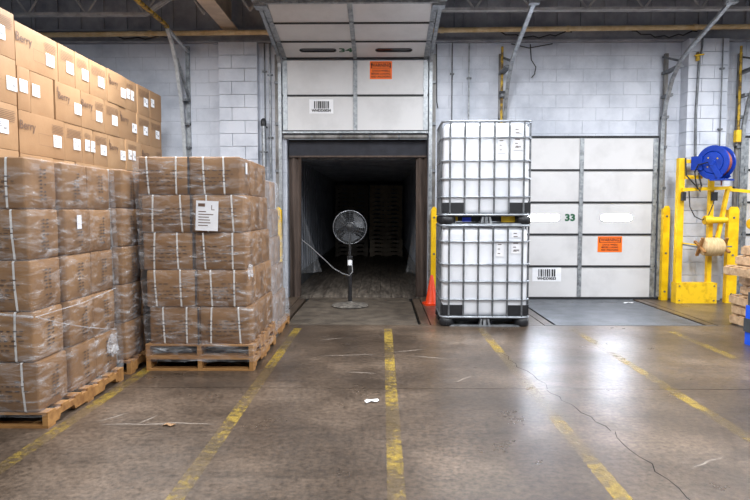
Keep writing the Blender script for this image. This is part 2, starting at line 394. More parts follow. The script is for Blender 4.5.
# dock levelers, in pits cut into the floor
def leveler(name, x0, x1, label, m, deep):
    t = thing(name, label, 'dock leveler', ((x0 + x1) / 2, PY, 0)); hw = (x1 - x0) / 2
    d = 10.42 - PY
    MB().box(-hw + 0.17, hw - 0.17, 0.06, d - 0.34, -0.05, -0.004).build('deck_plate', m, t)
    MB().box(-hw + 0.19, hw - 0.19, d - 0.325, d + 0.14, -0.05, -0.002).build('lip_plate', m, t)
    for s in (-1, 1):
        MB().box(min(s * (hw - 0.01), s * (hw - 0.13)), max(s * (hw - 0.01), s * (hw - 0.13)), 0.01, d, -0.055, -0.001).build('curb', 'floor', t)
    MB().box(-hw + 0.02, hw - 0.02, 0.008, 0.045, -0.055, 0.001).build('front_angle', m, t)
    for i in range(8): MB().lathe([(0.001, 0.004), (0.018, 0.003), (0.02, -0.004)], (-hw + 0.3 + (2 * hw - 0.6) * i / 7, d - 0.34, 0), n=8).build('hinge_knuckle', m, t)
leveler('dock_leveler', -1.46, 0.66, 'brown treaded steel dock leveler under the pedestal fan', 'leveler', 0)
leveler('dock_leveler', 2.18, 4.5, 'grey steel dock leveler in front of the closed door', 'leveler_blue', 0)

# ------------------------------------------------------------ the setting: dock wall of painted block
OPEN = [(-1.66, 0.80, 0, 4.40, 'a'), (2.12, 4.74, 0, 2.73, 'b'), (6.12, 8.7, 0, 2.73, 'c')]
TOPZ = 4.40
wall = MB()
YB0, YB1 = WY + 0.005, WY + 0.24
wall.box(-9, -1.66, YB0, YB1, 0, TOPZ); wall.box(-1.66, 0.80, YB0, YB1, 2.86, TOPZ); wall.box(0.80, 2.12, YB0, YB1, 0, TOPZ)
wall.box(2.12, 4.74, YB0, YB1, 2.74, TOPZ); wall.box(4.74, 6.12, YB0, YB1, 0, TOPZ); wall.box(6.12, 8.7, YB0, YB1, 2.74, TOPZ); wall.box(8.7, 9, YB0, YB1, 0, TOPZ)
wall_o = wall.build('wall_back', 'mortar', label='white painted concrete block wall with the dock doors', cat='wall', kind='structure')
PIL = [(-2.79, -2.13, 10.38), (5.11, 5.78, 10.25)]
BH, BL, J = 0.22, 0.46, 0.006
_blk = {}
def block_mesh(w, d):
    k = (round(w, 3), round(d, 3))
    if k not in _blk:
        e = 0.003; h = BH - J; x = w / 2
        b = MB(); b.v = [(-x, d, 0), (x, d, 0), (x, d, h), (-x, d, h), (-x, e, 0), (x, e, 0), (x, e, h), (-x, e, h), (-x + e, 0, e), (x - e, 0, e), (x - e, 0, h - e), (-x + e, 0, h - e)]
        b.f = [(8, 9, 10, 11), (4, 5, 9, 8), (5, 6, 10, 9), (6, 7, 11, 10), (7, 4, 8, 11), (0, 4, 7, 3), (1, 2, 6, 5), (3, 7, 6, 2), (0, 1, 5, 4)]
        _blk[k] = b.mesh('block', 'block')
    return _blk[k]
blocks = []
def intervals(z):
    iv = [(-6.4, 7.0)]
    for a, b, z0, z1, _ in OPEN:
        if z + 0.1 < z1:
            out = []
            for p, q in iv:
                if b <= p or a >= q: out.append((p, q)); continue
                if a > p: out.append((p, a))
                if b < q: out.append((b, q))
            iv = out
    for a, b, _ in PIL:
        out = []
        for p, q in iv:
            if b <= p or a >= q: out.append((p, q)); continue
            if a > p: out.append((p, a))
            if b < q: out.append((b, q))
        iv = out
    return iv
rows = int(round(TOPZ / BH))
for r in range(rows):
    z = r * BH
    for p, q in intervals(z):
        x = math.floor(p / BL) * BL - (BL / 2 if r % 2 else 0)
        while x < q:
            a, b = max(x, p), min(x + BL, q)
            if b - a > 0.03: blocks.append(((a + b) / 2, WY + random.uniform(-0.002, 0.002), z, b - a - J, 0.02))
            x += BL
    for a, b, yf in PIL:
        cut = a + (0.44 if r % 2 else b - a - 0.44)
        for p, q in ((a, cut), (cut, b)): blocks.append(((p + q) / 2, yf + random.uniform(-0.002, 0.002), z, q - p - J, WY - yf + 0.02))
rest = MB(); nb = 0
def block_seen(x, z):
    if z > 4.5: return False
    if x < -5.3 or x > 6.55: return False
    if x < -3.6 and z < 3.0: return False
    if x < -2.7 and z < 2.0: return False
    if -2.8 < x < -1.6 and z < 1.9: return False
    if 0.7 < x < 1.9 and z < 2.4: return False
    if x > 5.75 and z < 1.1: return False
    return True
for x, y, z, w, d in blocks:
    if block_seen(x, z) and nb < 300:
        link('block', block_mesh(w, d), wall_o, (x, y, z + J / 2)); nb += 1
    else:
        me = block_mesh(w, d); n = len(rest.v); rest.v += [(v.co.x + x, v.co.y + y, v.co.z + z + J / 2) for v in me.vertices]; rest.f += [tuple(n + i for i in p.vertices) for p in me.polygons]
rest.build('block_field', 'block', wall_o, kind='stuff')
print('blocks', nb, len(blocks))

# dark steel panel and ledger above the block wall
up = MB().box(-9, 9, WY + 0.05, WY + 0.15, TOPZ, 5.35).build('wall_upper', 'deck', label='dark steel panel above the white block wall', cat='wall', kind='structure')
for i in range(46): MB().box(-9 + i * 0.4, -9 + i * 0.4 + 0.2, WY + 0.025, WY + 0.05, TOPZ + 0.22, 5.3).build('rib', 'deck', up)
led = MB(); led.box(-9, 9, WY - 0.10, WY + 0.05, TOPZ, TOPZ + 0.03).box(-9, 9, WY - 0.01, WY + 0.05, TOPZ + 0.03, TOPZ + 0.2).box(-9, 9, WY - 0.10, WY + 0.05, TOPZ + 0.2, TOPZ + 0.23)
led.build('trim_1', 'deck', label='dark steel ledger channel along the top of the block wall', cat='beam', kind='structure')

# ceiling: ribbed deck, cross beam, open-web joists
ceil = MB().box(-9, 9, -7, WY + 0.2, 5.30, 5.38).build('ceiling', 'deck', label='dark ribbed steel roof deck', cat='ceiling', kind='structure')
for i in range(44): MB().box(-9, 9, -7 + i * 0.4, -7 + i * 0.4 + 0.18, 5.255, 5.30).build('deck_rib', 'deck', ceil)
bm_ = MB(); bm_.box(-0.13, 0.13, -7, 10.44, 4.60, 4.625).box(-0.012, 0.012, -7, 10.44, 4.625, 5.2).box(-0.13, 0.13, -7, 10.44, 5.2, 5.25)
bm_.build('roof_beam', 'beam', loc=(-2.58, 0, 0), label='tan steel roof beam running toward the wall beside door 34', cat='beam', kind='structure')
bm2 = MB(); bm2.box(-0.10, 0.10, -7, 10.44, 4.9, 4.92).box(-0.012, 0.012, -7, 10.44, 4.92, 5.2).box(-0.10, 0.10, -7, 10.44, 5.2, 5.25)
bm2.build('roof_beam', 'deck', loc=(6.2, 0, 0), label='dark steel roof beam above the hose reel', cat='beam', kind='structure')
def joist(y, x0, x1, zb, label, bend_r=True):
    t = thing('roof_joist', label, 'joist', (0, y, 0), kind='structure')
    ztop = 5.2
    for s in (-1, 1):
        MB().box(x0, x1, min(s * 0.008, s * 0.045), max(s * 0.008, s * 0.045), ztop, ztop + 0.04).build('top_chord', 'joist', t)
        b = MB(); e = 0.9
        b.bar((x0, s * 0.03, ztop - 0.1), (x0 + e, s * 0.03, zb), 0.035, 0.04) if not bend_r else None
        b.bar((x0 + (0 if bend_r else e), s * 0.03, zb), (x1 - (e if bend_r else 0), s * 0.03, zb), 0.035, 0.04)
        if bend_r: b.bar((x1 - e, s * 0.03, zb), (x1, s * 0.03, ztop - 0.1), 0.035, 0.04)
        b.build('bottom_chord', 'joist', t)
    n = int((x1 - x0) / 0.42); st = (x1 - x0) / n
    for i in range(n):
        xa = x0 + i * st; xb = xa + st
        if i % 2: a, c = (xa, 0, zb), (xb, 0, ztop)
        else: a, c = (xa, 0, ztop), (xb, 0, zb)
        MB().tube([a, c], 0.017, 6).build('web_rod', 'joist', t)
joist(9.35, -8.6, -2.72, 4.53, 'open-web steel roof joist above the tall carton stack')
joist(9.35, -2.44, 6.1, 4.58, 'open-web steel roof joist spanning above both dock doors', False)
# tan sprinkler main along the wall
sp = thing('sprinkler_pipe', 'tan painted sprinkler pipe running along the wall top', 'pipe', (0, 10.25, 0))
MB().tube([(-8.5, 0, 4.465), (8.5, 0, 4.605)], 0.042, 12).build('pipe', 'pipe_tan', sp, smooth=True)
for x in (-6.1, -3.9, -1.9, 1.0, 3.1, 5.2):
    zc = 4.465 + (x + 8.5) / 17 * 0.14
    MB().tube([(x - 0.03, 0, zc), (x + 0.03, 0, zc)], 0.052, 12).build('coupling', 'pipe_tan', sp, smooth=True)
    MB().tube([(x + 0.2, 0, zc), (x + 0.2, 0, 5.28)], 0.007, 6).build('hanger_rod', 'galv_dark', sp)
# loose black cables along the ledger
for i, (x0, x1, lab) in enumerate([(-5.0, -3.3, 'black cable bundle under the ledger left of the curved track'), (1.9, 3.2, 'black cable drooping under the ledger above door 33'), (4.2, 5.3, 'black cable drooping above the right end of door 33')]):
    pts = [(x0 + (x1 - x0) * k / 14, WY - 0.13, TOPZ + 0.16 - 0.10 * math.sin(PI * k / 14) + 0.02 * math.sin(k * 2.1)) for k in range(15)]
    MB().tube(pts, 0.011, 6).build('ceiling_cable', 'cable', smooth=True, label=lab, cat='cable')

# ------------------------------------------------------------ overhead doors
PH = 0.566; PT = 0.045
def door_panel(mb_parent, w, window=None, number=None, z0=0.0, th=None):
    pass

def make_door(name, x0, x1, label, number, state):
    """door with its bottom on the threshold (or raised), interior face towards -y"""
    cx = (x0 + x1) / 2; w = x1 - x0; hw = w / 2; yf = 10.43
    PH = 0.553 if state == 'closed' else 0.605
    t = thing(name, label, 'dock door', (cx, 0, 0), kind='structure')
    frames = []
    if state == 'closed':
        for i in range(5): frames.append((Vector((0, yf, 0.02 + i * PH)), Vector((0, 0, 1))))
        pw = 2
    else:
        for i in range(2): frames.append((Vector((0, yf, 2.90 + i * PH)), Vector((0, 0, 1))))
        d = Vector((0, -1.68, 0.30)).normalized(); o = Vector((0, yf - 0.03, 4.135))
        for i in range(3): frames.append((o + d * (i * (PH + 0.004)), d))
        pw = 2
    for i, (o, u) in enumerate(frames):
        n = Vector((1, 0, 0)).cross(u); n = -n if n.y > 0 or (abs(n.y) < 0.5 and n.z > 0) else n      # towards the room
        fn = lambda x, y, dd=0.0, o=o, u=u, n=n: o + Vector((x, 0, 0)) + u * y + n * dd
        def bx(mb, xa, xb, ya, yb, da, db):
            k = len(mb.v)
            mb.v += [tuple(fn(*p)) for p in ((xa, ya, da), (xb, ya, da), (xb, yb, da), (xa, yb, da), (xa, ya, db), (xb, ya, db), (xb, yb, db), (xa, yb, db))]
            mb.f += [tuple(k + j for j in q) for q in ((0, 3, 2, 1), (4, 5, 6, 7), (0, 1, 5, 4), (1, 2, 6, 5), (2, 3, 7, 6), (3, 0, 4, 7))]
            return mb
        if i == pw:   # section with two slot windows
            mb = MB(); wy0, wy1 = 0.23, 0.35; cs = [(-hw * 0.70, -hw * 0.27), (hw * 0.26, hw * 0.68)]
            if state == 'raised': cs = [(-hw * 0.72, -hw * 0.24), (hw * 0.28, hw * 0.76)]
            bx(mb, -hw + 0.01, hw - 0.01, 0.012, wy0, -PT, 0); bx(mb, -hw + 0.01, hw - 0.01, wy1, PH - 0.012, -PT, 0)
            xx = -hw + 0.01
            rr = (wy1 - wy0) / 2; ym = (wy0 + wy1) / 2
            for a, b in cs:
                for e, sg_ in ((a, 1), (b, -1)):
                    for hv in (1, -1):
                        pl = [(e, ym + hv * rr)] + [(e + sg_ * rr * (1 - math.cos(q)), ym + hv * rr * math.sin(q)) for q in [PI / 2 * k / 6 for k in range(7)]]
                        mb.prism(pl, lambda p_, q_, d_: fn(p_, q_, d_), -PT, 0)
            for a, b in cs: bx(mb, xx, a, wy0, wy1, -PT, 0); xx = b
            bx(mb, xx, hw - 0.01, wy0, wy1, -PT, 0)
            p = mb.build('panel', 'panel', t)
            for a, b in cs:
                rr = (wy1 - wy0) / 2; ym = (wy0 + wy1) / 2
                outl = [(b - rr + rr * math.cos(q), ym + rr * math.sin(q)) for q in [(-0.5 + k / 8) * PI for k in range(9)]] + [(a + rr + rr * math.cos(q), ym + rr * math.sin(q)) for q in [(0.5 + k / 8) * PI for k in range(9)]]
                MB().prism(outl, lambda p_, q_, d_: fn(p_, q_, d_), -0.030, -0.006).build('window_pane', 'pane' if state == 'closed' else 'pane_dark', p)
                # rounded corner fillets and rim of the slot
                rim = [Vector(fn(p_, q_, 0.002)) for p_, q_ in outl]
                MB().tube(rim, 0.008, 6, closed=True).build('window_rim', 'panel' if state == 'closed' else 'seam', p, smooth=True)
            if number:
                tx = MB(); add_text(tx, number, 0.16 if state == 'closed' else 0.20, lambda a_, b_: fn(a_, b_, 0.002), -hw * (0.135 if state == 'closed' else 0.115), 0.285, bold=0.008, sx=1.15); tx.build('stencil_number', 'green', p)
        else:
            p = bx(MB(), -hw + 0.01, hw - 0.01, 0.012, PH - 0.012, -PT, 0).build('panel', 'panel', t)
        bx(MB(), -hw + 0.01, hw - 0.01, -0.016, 0.016, -PT + 0.005, 0.015).build('seam_strip', 'seam', t)
        bx(MB(), -0.035, 0.035, 0.012, PH - 0.012, 0, 0.014).build('centre_stile', 'galv', p)
        for s in (-1, 1):
            bx(MB(), min(s * (hw - 0.01), s * (hw - 0.09)), max(s * (hw - 0.01), s * (hw - 0.09)), 0.012, PH - 0.012, 0, 0.012).build('end_stile', 'galv', p)
        if i:
            for s in (-0.97, 0, 0.97): bx(MB(), s * hw * 0.985 - 0.03, s * hw * 0.985 + 0.03, -0.05, 0.05, 0.014, 0.024).build('hinge', 'galv', p)
        sg = None
        if i == (1 if state == 'closed' else 1):   # orange sign
            sx0, sx1 = (hw * 0.235, hw * 0.555) if state == 'closed' else (hw * 0.20, hw * 0.50)
            y1 = PH - 0.035; y0 = y1 - 0.27
            if state == 'raised': y1 = PH - 0.03; y0 = y1 - 0.30
            s_ = bx(MB(), sx0, sx1, y0, y1, 0.001, 0.006).build('warning_sign', 'sign_orange', p)
            tx = MB(); f2 = lambda a_, b_: fn(a_, b_, 0.008); mxx = (sx0 + sx1) / 2; hh = y1 - y0; ww = sx1 - sx0
            add_text(tx, 'WARNING', hh * 0.26, f2, mxx, y0 + hh * 0.76, bold=0.0015, sx=0.92)
            fr = 0.008; a, b, c, d_ = sx0 + ww * 0.06, sx1 - ww * 0.06, y0 + hh * 0.60, y0 + hh * 0.92
            quad(tx, f2, a, b, c, c + fr); quad(tx, f2, a, b, d_ - fr, d_); quad(tx, f2, a, a + fr * 2, c, d_); quad(tx, f2, b - fr * 2, b, c, d_)
            for k, l in enumerate(('CHOCK WHEELS', 'BEFORE LOADING', 'AND UNLOADING')): add_text(tx, l, hh * 0.165, f2, mxx, y0 + hh * (0.46 - 0.165 * k), bold=0.0012, sx=0.80)
            tx.build('lettering', 'black_ink', s_)
        if i == 0 and number:   # barcode placard
            sx0, sx1 = (-hw * 0.62, -hw * 0.24) if state == 'closed' else (-hw * 0.63, -hw * 0.30)
            y0, y1 = 0.285, 0.53
            if state == 'raised': y0, y1 = 0.30, 0.54
            s_ = bx(MB(), sx0, sx1, y0, y1, 0.001, 0.005).build('barcode_placard', 'paper', p)
            tx = MB(); f2 = lambda a_, b_: fn(a_, b_, 0.007); ww = sx1 - sx0; x_ = sx0 + ww * 0.20; rnd = random.Random(int(number))
            while x_ < sx1 - ww * 0.2:
                q = rnd.choice((0.008, 0.012, 0.02, 0.026)); quad(tx, f2, x_, x_ + q, y0 + 0.085, y1 - 0.03); x_ += q + rnd.choice((0.007, 0.010, 0.014))
            add_text(tx, 'WHDD00' + number, 0.062, f2, (sx0 + sx1) / 2, y0 + 0.05, bold=0.003); tx.build('barcode', 'black_ink', s_)
    zb = 0.0 if state == 'closed' else 2.865
    MB().box(-hw, hw, yf - 0.03, yf + PT, zb, zb + 0.03).build('bottom_rail', 'seam' if state == 'closed' else 'galv', t)
    if state == 'closed': MB().box(-hw, hw, yf - 0.01, WY - 0.01, 5 * PH + 0.012, 5 * PH + 0.05).build('top_seal', 'seam', t)
    # tracks
    prof = [(-0.028, -0.02), (0.028, -0.02), (0.028, 0.02), (-0.028, 0.02)]
    for s in (-1, 1):
        x = s * (hw + 0.035)
        if state == 'closed':
            pts = [(x, 10.40, 0.05), (x, 10.40, 2.7), (x, 10.38, 3.0), (x, 10.28, 3.35), (x, 10.10, 3.68), (x, 9.85, 3.92), (x, 9.5, 4.07), (x, 9.0, 4.22), (x, 8.45, 4.40)]
            zt = 4.2
        else:
            pts = [(x, 10.40, 0.05), (x, 10.40, 3.9), (x, 10.37, 4.05), (x, 10.27, 4.15), (x, 10.1, 4.20), (x, 9.4, 4.33), (x, 8.55, 4.49)]
            zt = 4.2
        MB().path(pts, prof).build('track', 'galv', t)
        MB().box(x + s * 0.06 - 0.03, x + s * 0.06 + 0.03, 10.43, WY - 0.012, 0.03, zt).build('jamb_angle', 'jamb', t)
        for z, y in ((0.5, 10.40), (1.2, 10.40), (1.9, 10.40), (2.6, 10.40), (3.1, 10.36), (3.45, 10.24), (3.85, 9.93)) if state == 'closed' else ((0.6, 10.4), (1.4, 10.4), (2.2, 10.4), (3.0, 10.4), (3.7, 10.4)):
            MB().box(min(x, x + s * 0.09), max(x, x + s * 0.09), y - 0.01, WY - 0.012, z, z + 0.045).build('track_bracket', 'galv_dark', t)
        e = Vector(pts[-1])
        MB().box(e.x - 0.07, e.x + 0.07, e.y - 0.05, e.y + 0.05, e.z - 0.04, e.z + 0.09).build('track_end_bracket', 'galv', t)
        MB().bar((e.x, e.y, e.z + 0.05), (e.x, e.y, 5.25), 0.03, 0.03).build('hanger', 'galv_dark', t)
        if state == 'closed': MB().bar((x, 9.9, 3.95), (x + s * 0.02, WY - 0.02, 4.15), 0.04, 0.03).build('track_brace', 'galv_dark', t)
    if state == 'raised':
        e = frames[-1][0] + frames[-1][1] * PH
        MB().box(-hw, hw, e.y - 0.05, e.y + 0.01, e.z - 0.03, e.z + 0.05).build('top_strut', 'galv', t)
        for s in (-1, 1): MB().box(s * hw - 0.09, s * hw + 0.09, 8.60, 8.78, 4.40, 4.58).build('top_roller_bracket', 'galv', t)
        MB().tube([(-hw + 0.02, 10.47, 2.81), (hw - 0.02, 10.47, 2.81)], 0.038, 10).build('header_tube', 'jamb', t, smooth=True)
        for k in range(4): MB().tube([(-hw * 0.6 + k * hw * 0.4 - 0.015, 10.47, 2.81), (-hw * 0.6 + k * hw * 0.4 + 0.015, 10.47, 2.81)], 0.045, 10).build('tube_clamp', 'galv_dark', t)
    return t
make_door('door_1', -1.715, 0.795, 'raised white sectional dock door stencilled 34', '34', 'raised')
make_door('door_2', 2.12, 4.74, 'closed white sectional dock door stencilled 33 with bright slot windows', '33', 'closed')
make_door('door_3', 6.18, 8.75, 'closed white dock door at the right edge of the photo', None, 'closed')

# right-hand track of the door hidden by the cartons
tr = thing('door_track', 'curved galvanised door track with flaking yellow paint beside the tall cartons', 'door track', (-3.40, 0, 0))
prof = [(-0.028, -0.022), (0.028, -0.022), (0.028, 0.022), (-0.028, 0.022)]
MB().path([(0, 10.40, 0.05), (0, 10.40, 2.4), (0, 10.36, 2.85), (0, 10.24, 3.45), (0, 10.02, 4.0), (0, 9.84, 4.26), (0, 9.66, 4.42)], prof).build('track', 'galv_pale', tr)
MB().path([(0, 9.68, 4.43), (0, 9.5, 4.45), (-0.02, 7.9, 4.47)], prof).build('track_arm', 'rusty', tr)
MB().box(0.03, 0.09, 10.43, WY - 0.012, 0, 4.35).build('jamb_angle', 'galv', tr)
MB().bar((0.02, 10.02, 4.04), (0.08, 10.44, 3.45), 0.04, 0.03).build('brace', 'galv', tr)
MB().bar((0.0, 9.68, 4.42), (0.08, 10.44, 4.24), 0.04, 0.03).build('brace', 'galv_pale', tr)
for z, y in ((2.6, 10.38), (3.0, 10.35), (3.4, 10.29)): MB().box(-0.02, 0.09, y, WY - 0.012, z, z + 0.04).build('track_bracket', 'galv_dark', tr)

# conduits and pipes on the wall
def vpipe(name, x, y, z0, z1, r, m, label, cat='pipe', extra=None):
    t = thing(name, label, cat, (x, y, 0))
    MB().tube([(0, 0, z0), (0, 0, z1)], r, 10).build('pipe', m, t, smooth=True)
    k = max(2, int((z1 - z0) / 0.9))
    for i in range(k):
        z = z0 + (z1 - z0) * (i + 0.5) / k; MB().box(-r - 0.025, r + 0.025, -r - 0.004, min(WY - y - 0.004, r + 0.03), z - 0.012, z + 0.012).build('pipe_strap', 'galv_dark', t)
    return t
vpipe('conduit', 1.20, WY - 0.03, 2.3, 4.40, 0.011, 'galv_dark', 'thin grey conduit on the block wall nearest door 34')
vpipe('conduit', 1.49, WY - 0.03, 2.0, 4.40, 0.014, 'galv', 'pale conduit on the block wall above the upper tank')
vpipe('conduit', -2.02, WY - 0.03, 0.6, 4.40, 0.012, 'galv_dark', 'dark conduit in the wall recess right of the left pilaster')
vpipe('conduit', -1.93, WY - 0.03, 1.2, 4.40, 0.016, 'galv', 'pale conduit beside the left track of door 34')
t = vpipe('standpipe', -2.03, 10.36, 0.0, 3.05, 0.035, 'galv', 'grey upright pipe with a dark cap in front of the left pilaster recess')
MB().lathe([(0.045, 2.98), (0.05, 3.02), (0.045, 3.08), (0.02, 3.11)], n=12).build('pipe_cap', 'black', t, smooth=True)
t = thing('water_pipe', 'dark pipe dropping down the right pilaster from a brass valve', 'pipe', (5.24, 10.21, 0))
MB().tube([(0.02, 0, 2.25), (0.0, 0, 3.2), (0.03, 0, 4.12)], 0.020, 10).build('pipe', 'galv_dark', t, smooth=True)
MB().lathe([(0.03, 4.02), (0.035, 4.06), (0.03, 4.13), (0.022, 4.16)], n=10).build('valve_body', 'rusty', t, smooth=True)
MB().bar((-0.06, -0.02, 4.1), (0.09, -0.02, 4.12), 0.03, 0.02).build('valve_handle', 'yellow', t)
MB().tube([(0.05, 0, 4.14), (0.08, 0.02, 4.25), (0.08, 0.02, 4.44)], 0.016, 8).build('riser', 'galv_dark', t, smooth=True)
vpipe('conduit', 5.66, 10.225, 2.4, 4.40, 0.011, 'galv_dark', 'thin dark conduit on the right pilaster above the hose reel')
t = thing('wall_rod', 'black and yellow lock rod hanging beside the left track of door 33', 'rod', (2.03, 10.36, 0))
MB().tube([(0, 0, 2.95), (0, 0, 4.3)], 0.022, 8).build('rod', 'rusty', t, smooth=True)
MB().box(-0.04, 0.04, -0.03, 0.06, 2.9, 3.0).build('latch', 'black', t); MB().box(-0.04, 0.05, -0.03, 0.06, 3.5, 3.56).build('latch', 'black', t)
t = thing('wall_rod', 'black and yellow lock rod hanging beside the door at the right edge', 'rod', (6.04, 10.36, 0))
MB().tube([(0, 0, 2.75), (0, 0, 4.3)], 0.022, 8).build('rod', 'rusty', t, smooth=True)
MB().box(-0.04, 0.04, -0.03, 0.06, 2.7, 2.9).build('latch', 'yellow', t)
MB().tube([(2.52, WY - 0.06, 4.36), (2.54, WY - 0.06, 4.1), (2.62, WY - 0.06, 3.98), (2.60, WY - 0.06, 3.86), (2.55, WY - 0.06, 3.80)], 0.009, 6).build('loose_cable', 'cable', smooth=True, label='short black cable dangling on the block wall above door 33', cat='cable')
MB().tube([(2.2, WY - 0.05, 4.37), (2.5, WY - 0.05, 4.30), (2.9, WY - 0.05, 4.37)], 0.009, 6).build('loose_cable', 'cable', smooth=True, label='black cable sagging at the top of the wall over door 33', cat='cable')
MB().tube([(0.93, WY - 0.03, 4.38), (0.94, WY - 0.03, 3.4), (0.96, WY - 0.03, 3.3)], 0.008, 6).build('loose_cable', 'cable', smooth=True, label='thin dark cord hanging right of the raised door', cat='cable')

# ------------------------------------------------------------ trailer behind door 34
TX0, TX1, TY0, TY1, TH = -1.70, 0.80, 10.80, 22.0, 2.62
tl = thing('trailer', 'dark empty trailer interior seen through the raised door', 'trailer', (0, 0, 0))
n = 12
for i in range(n):
    a = TX0 + (TX1 - TX0) * i / n; MB().box(a + 0.003, TX0 + (TX1 - TX0) * (i + 1) / n - 0.003, TY0, TY1, -0.06, 0).build('floor_board', 'trailer_floor', tl)
MB().box(TX0 - 0.06, TX1 + 0.06, TY0, TY1 + 0.06, -0.12, -0.06).build('leak_blocker', 'pit', tl)  # added under the boards to block light leaking through their gaps
MB().box(TX0 - 0.06, TX0, TY0, TY1, -0.06, TH).build('side_wall', 'trailer_wall', tl); MB().box(TX1, TX1 + 0.06, TY0, TY1, -0.06, TH).build('side_wall', 'trailer_wall', tl)
MB().box(TX0, TX1, TY1, TY1 + 0.06, -0.06, TH).build('front_wall', 'trailer_wall', tl); MB().box(TX0 - 0.06, TX1 + 0.06, TY0, TY1, TH, TH + 0.06).build('roof', 'trailer_wall', tl)
MB().box(TX0 - 0.06, TX1 + 0.06, TY0 - 0.03, TY0 + 0.04, 2.44, TH + 0.06).build('door_header', 'galv_dark', tl)
for i in range(27):
    y = TY0 + 0.3 + i * 0.4
    MB().box(TX0, TX0 + 0.02, y, y + 0.07, 0.02, TH).build('wall_rib', 'trailer_wall', tl); MB().box(TX1 - 0.02, TX1, y, y + 0.07, 0.02, TH).build('wall_rib', 'trailer_wall', tl)
    MB().box(TX0 + 0.02, TX1 - 0.02, y + 0.1, y + 0.14, TH - 0.05, TH).build('roof_bow', 'trailer_wall', tl)
for s, x in ((1, TX0), (-1, TX1)):
    MB().box(min(x, x + s * 0.03), max(x, x + s * 0.03), TY0, TY1, 0.0, 0.28).build('scuff_rail', 'galv_dark', tl)
# dock seal: side curtains with folds, head pad
ds = thing('dock_seal', 'brown fabric side curtains and dark head pad sealing the trailer', 'dock seal', (0, 10.63, 0))
def curtain(x0, x1, z0, z1, lean):
    mb = MB(); nx, nz_ = 14, 10; idx = {}
    for side in (0, 1):
        for i in range(nx + 1):
            for j in range(nz_ + 1):
                u, v = i / nx, j / nz_
                x = x0 + (x1 - x0) * u + lean * (1 - v) * u; y = 0.03 * math.sin(u * 9 + v * 1.5) + 0.02 * math.sin(v * 7 + u * 3) + side * 0.03
                idx[side, i, j] = len(mb.v); mb.v.append((x, y, z0 + (z1 - z0) * v))
        for i in range(nx):
            for j in range(nz_):
                q = [idx[side, i, j], idx[side, i + 1, j], idx[side, i + 1, j + 1], idx[side, i, j + 1]]; mb.f.append(tuple(q))
    ring = [(i, 0) for i in range(nx)] + [(nx, j) for j in range(nz_)] + [(i, nz_) for i in range(nx, 0, -1)] + [(0, j) for j in range(nz_, 0, -1)]
    for a, b in zip(ring, ring[1:] + ring[:1]): mb.f.append((idx[0, a[0], a[1]], idx[0, b[0], b[1]], idx[1, b[0], b[1]], idx[1, a[0], a[1]]))
    return mb
curtain(-1.64, -1.42, 0.0, 2.50, -0.03).build('side_curtain', 'seal', ds, smooth=True)
curtain(0.60, 0.79, 0.0, 2.50, 0.04).build('side_curtain', 'seal', ds, smooth=True)
MB().box(-1.64, 0.79, -0.02, 0.10, 2.47, 2.78).build('head_pad', 'seal_dark', ds)
MB().box(-1.64, 0.79, -0.035, -0.02, 2.47, 2.50).build('head_hem', 'seal', ds)
# clear plastic sheets hanging inside
def sheet(x0, x1, lab, flip):
    mb = MB(); nx, nz_ = 10, 12
    for i in range(nx + 1):
        for j in range(nz_ + 1):
            u, v = i / nx, j / nz_; w = (1 - v) * 0.9 + 0.04
            x = (x0 + (x1 - x0) * u * w) if not flip else (x1 - (x1 - x0) * (1 - u) * w)
            mb.v.append((x, 11.0 + 0.05 * math.sin(u * 8 + v * 2) + 0.3 * (1 - v) * (u if not flip else 1 - u), 0.38 + v * 1.3))
    for i in range(nx):
        for j in range(nz_): a = i * (nz_ + 1) + j; mb.f.append((a, a + nz_ + 1, a + nz_ + 2, a + 1))
    mb.build('plastic_sheet', 'film_sheet', smooth=True, label=lab, cat='plastic sheet')
sheet(-1.50, -1.12, 'clear plastic sheet hanging inside the trailer on the left wall', False)
sheet(0.44, 0.66, 'clear plastic sheet hanging inside the trailer on the right wall', True)

# ------------------------------------------------------------ wooden pallets
def pallet_parts(wx, dy, h, m, notch=True):
    """stringers run along y; deck boards along x. local origin: base centre"""
    P = []; sh = h - 0.036; bh = 0.018
    L_ = dy / 2
    prof = [(-L_, bh), (-L_ + 0.15, bh)] + [(-L_ + 0.17, bh + 0.035), (-L_ + 0.36, bh + 0.035), (-L_ + 0.38, bh), (L_ - 0.38, bh), (L_ - 0.36, bh + 0.035), (L_ - 0.17, bh + 0.035), (L_ - 0.15, bh), (L_, bh), (L_, bh + sh), (-L_, bh + sh)]
    if not notch: prof = [(-L_, bh), (L_, bh), (L_, bh + sh), (-L_, bh + sh)]
    st = MB().prism(prof, lambda p, q, t: (t, p, q), -0.02, 0.02).mesh('stringer', m)
    for x in (-wx / 2 + 0.02, 0, wx / 2 - 0.02): P.append(('stringer', st, (x, 0, 0)))
    nd = 7; bw = 0.10; ins = 0.0 if notch else 0.03
    db = MB().box(-wx / 2 + ins, wx / 2 - ins, -bw / 2, bw / 2, 0, 0.018).mesh('deck_board', m)
    for i in range(nd): P.append(('deck_board', db, (0, -dy / 2 + bw / 2 + (dy - bw) * i / (nd - 1), h - 0.018)))
    for y in (-dy / 2 + bw / 2, 0, dy / 2 - bw / 2): P.append(('bottom_board', db, (0, y, 0)))
    return P
PP = {}
def put_pallet(x, y, z, rz, wx, dy, h, m, label, group):
    k = (wx, dy, h, m)
    if k not in PP: PP[k] = pallet_parts(wx, dy, h, m, m != 'wood_pale')
    t = thing('wooden_pallet', label, 'pallet', (x, y, z), rz, group)
    for n_, me, l in PP[k]: link(n_, me, t, l)
    return t

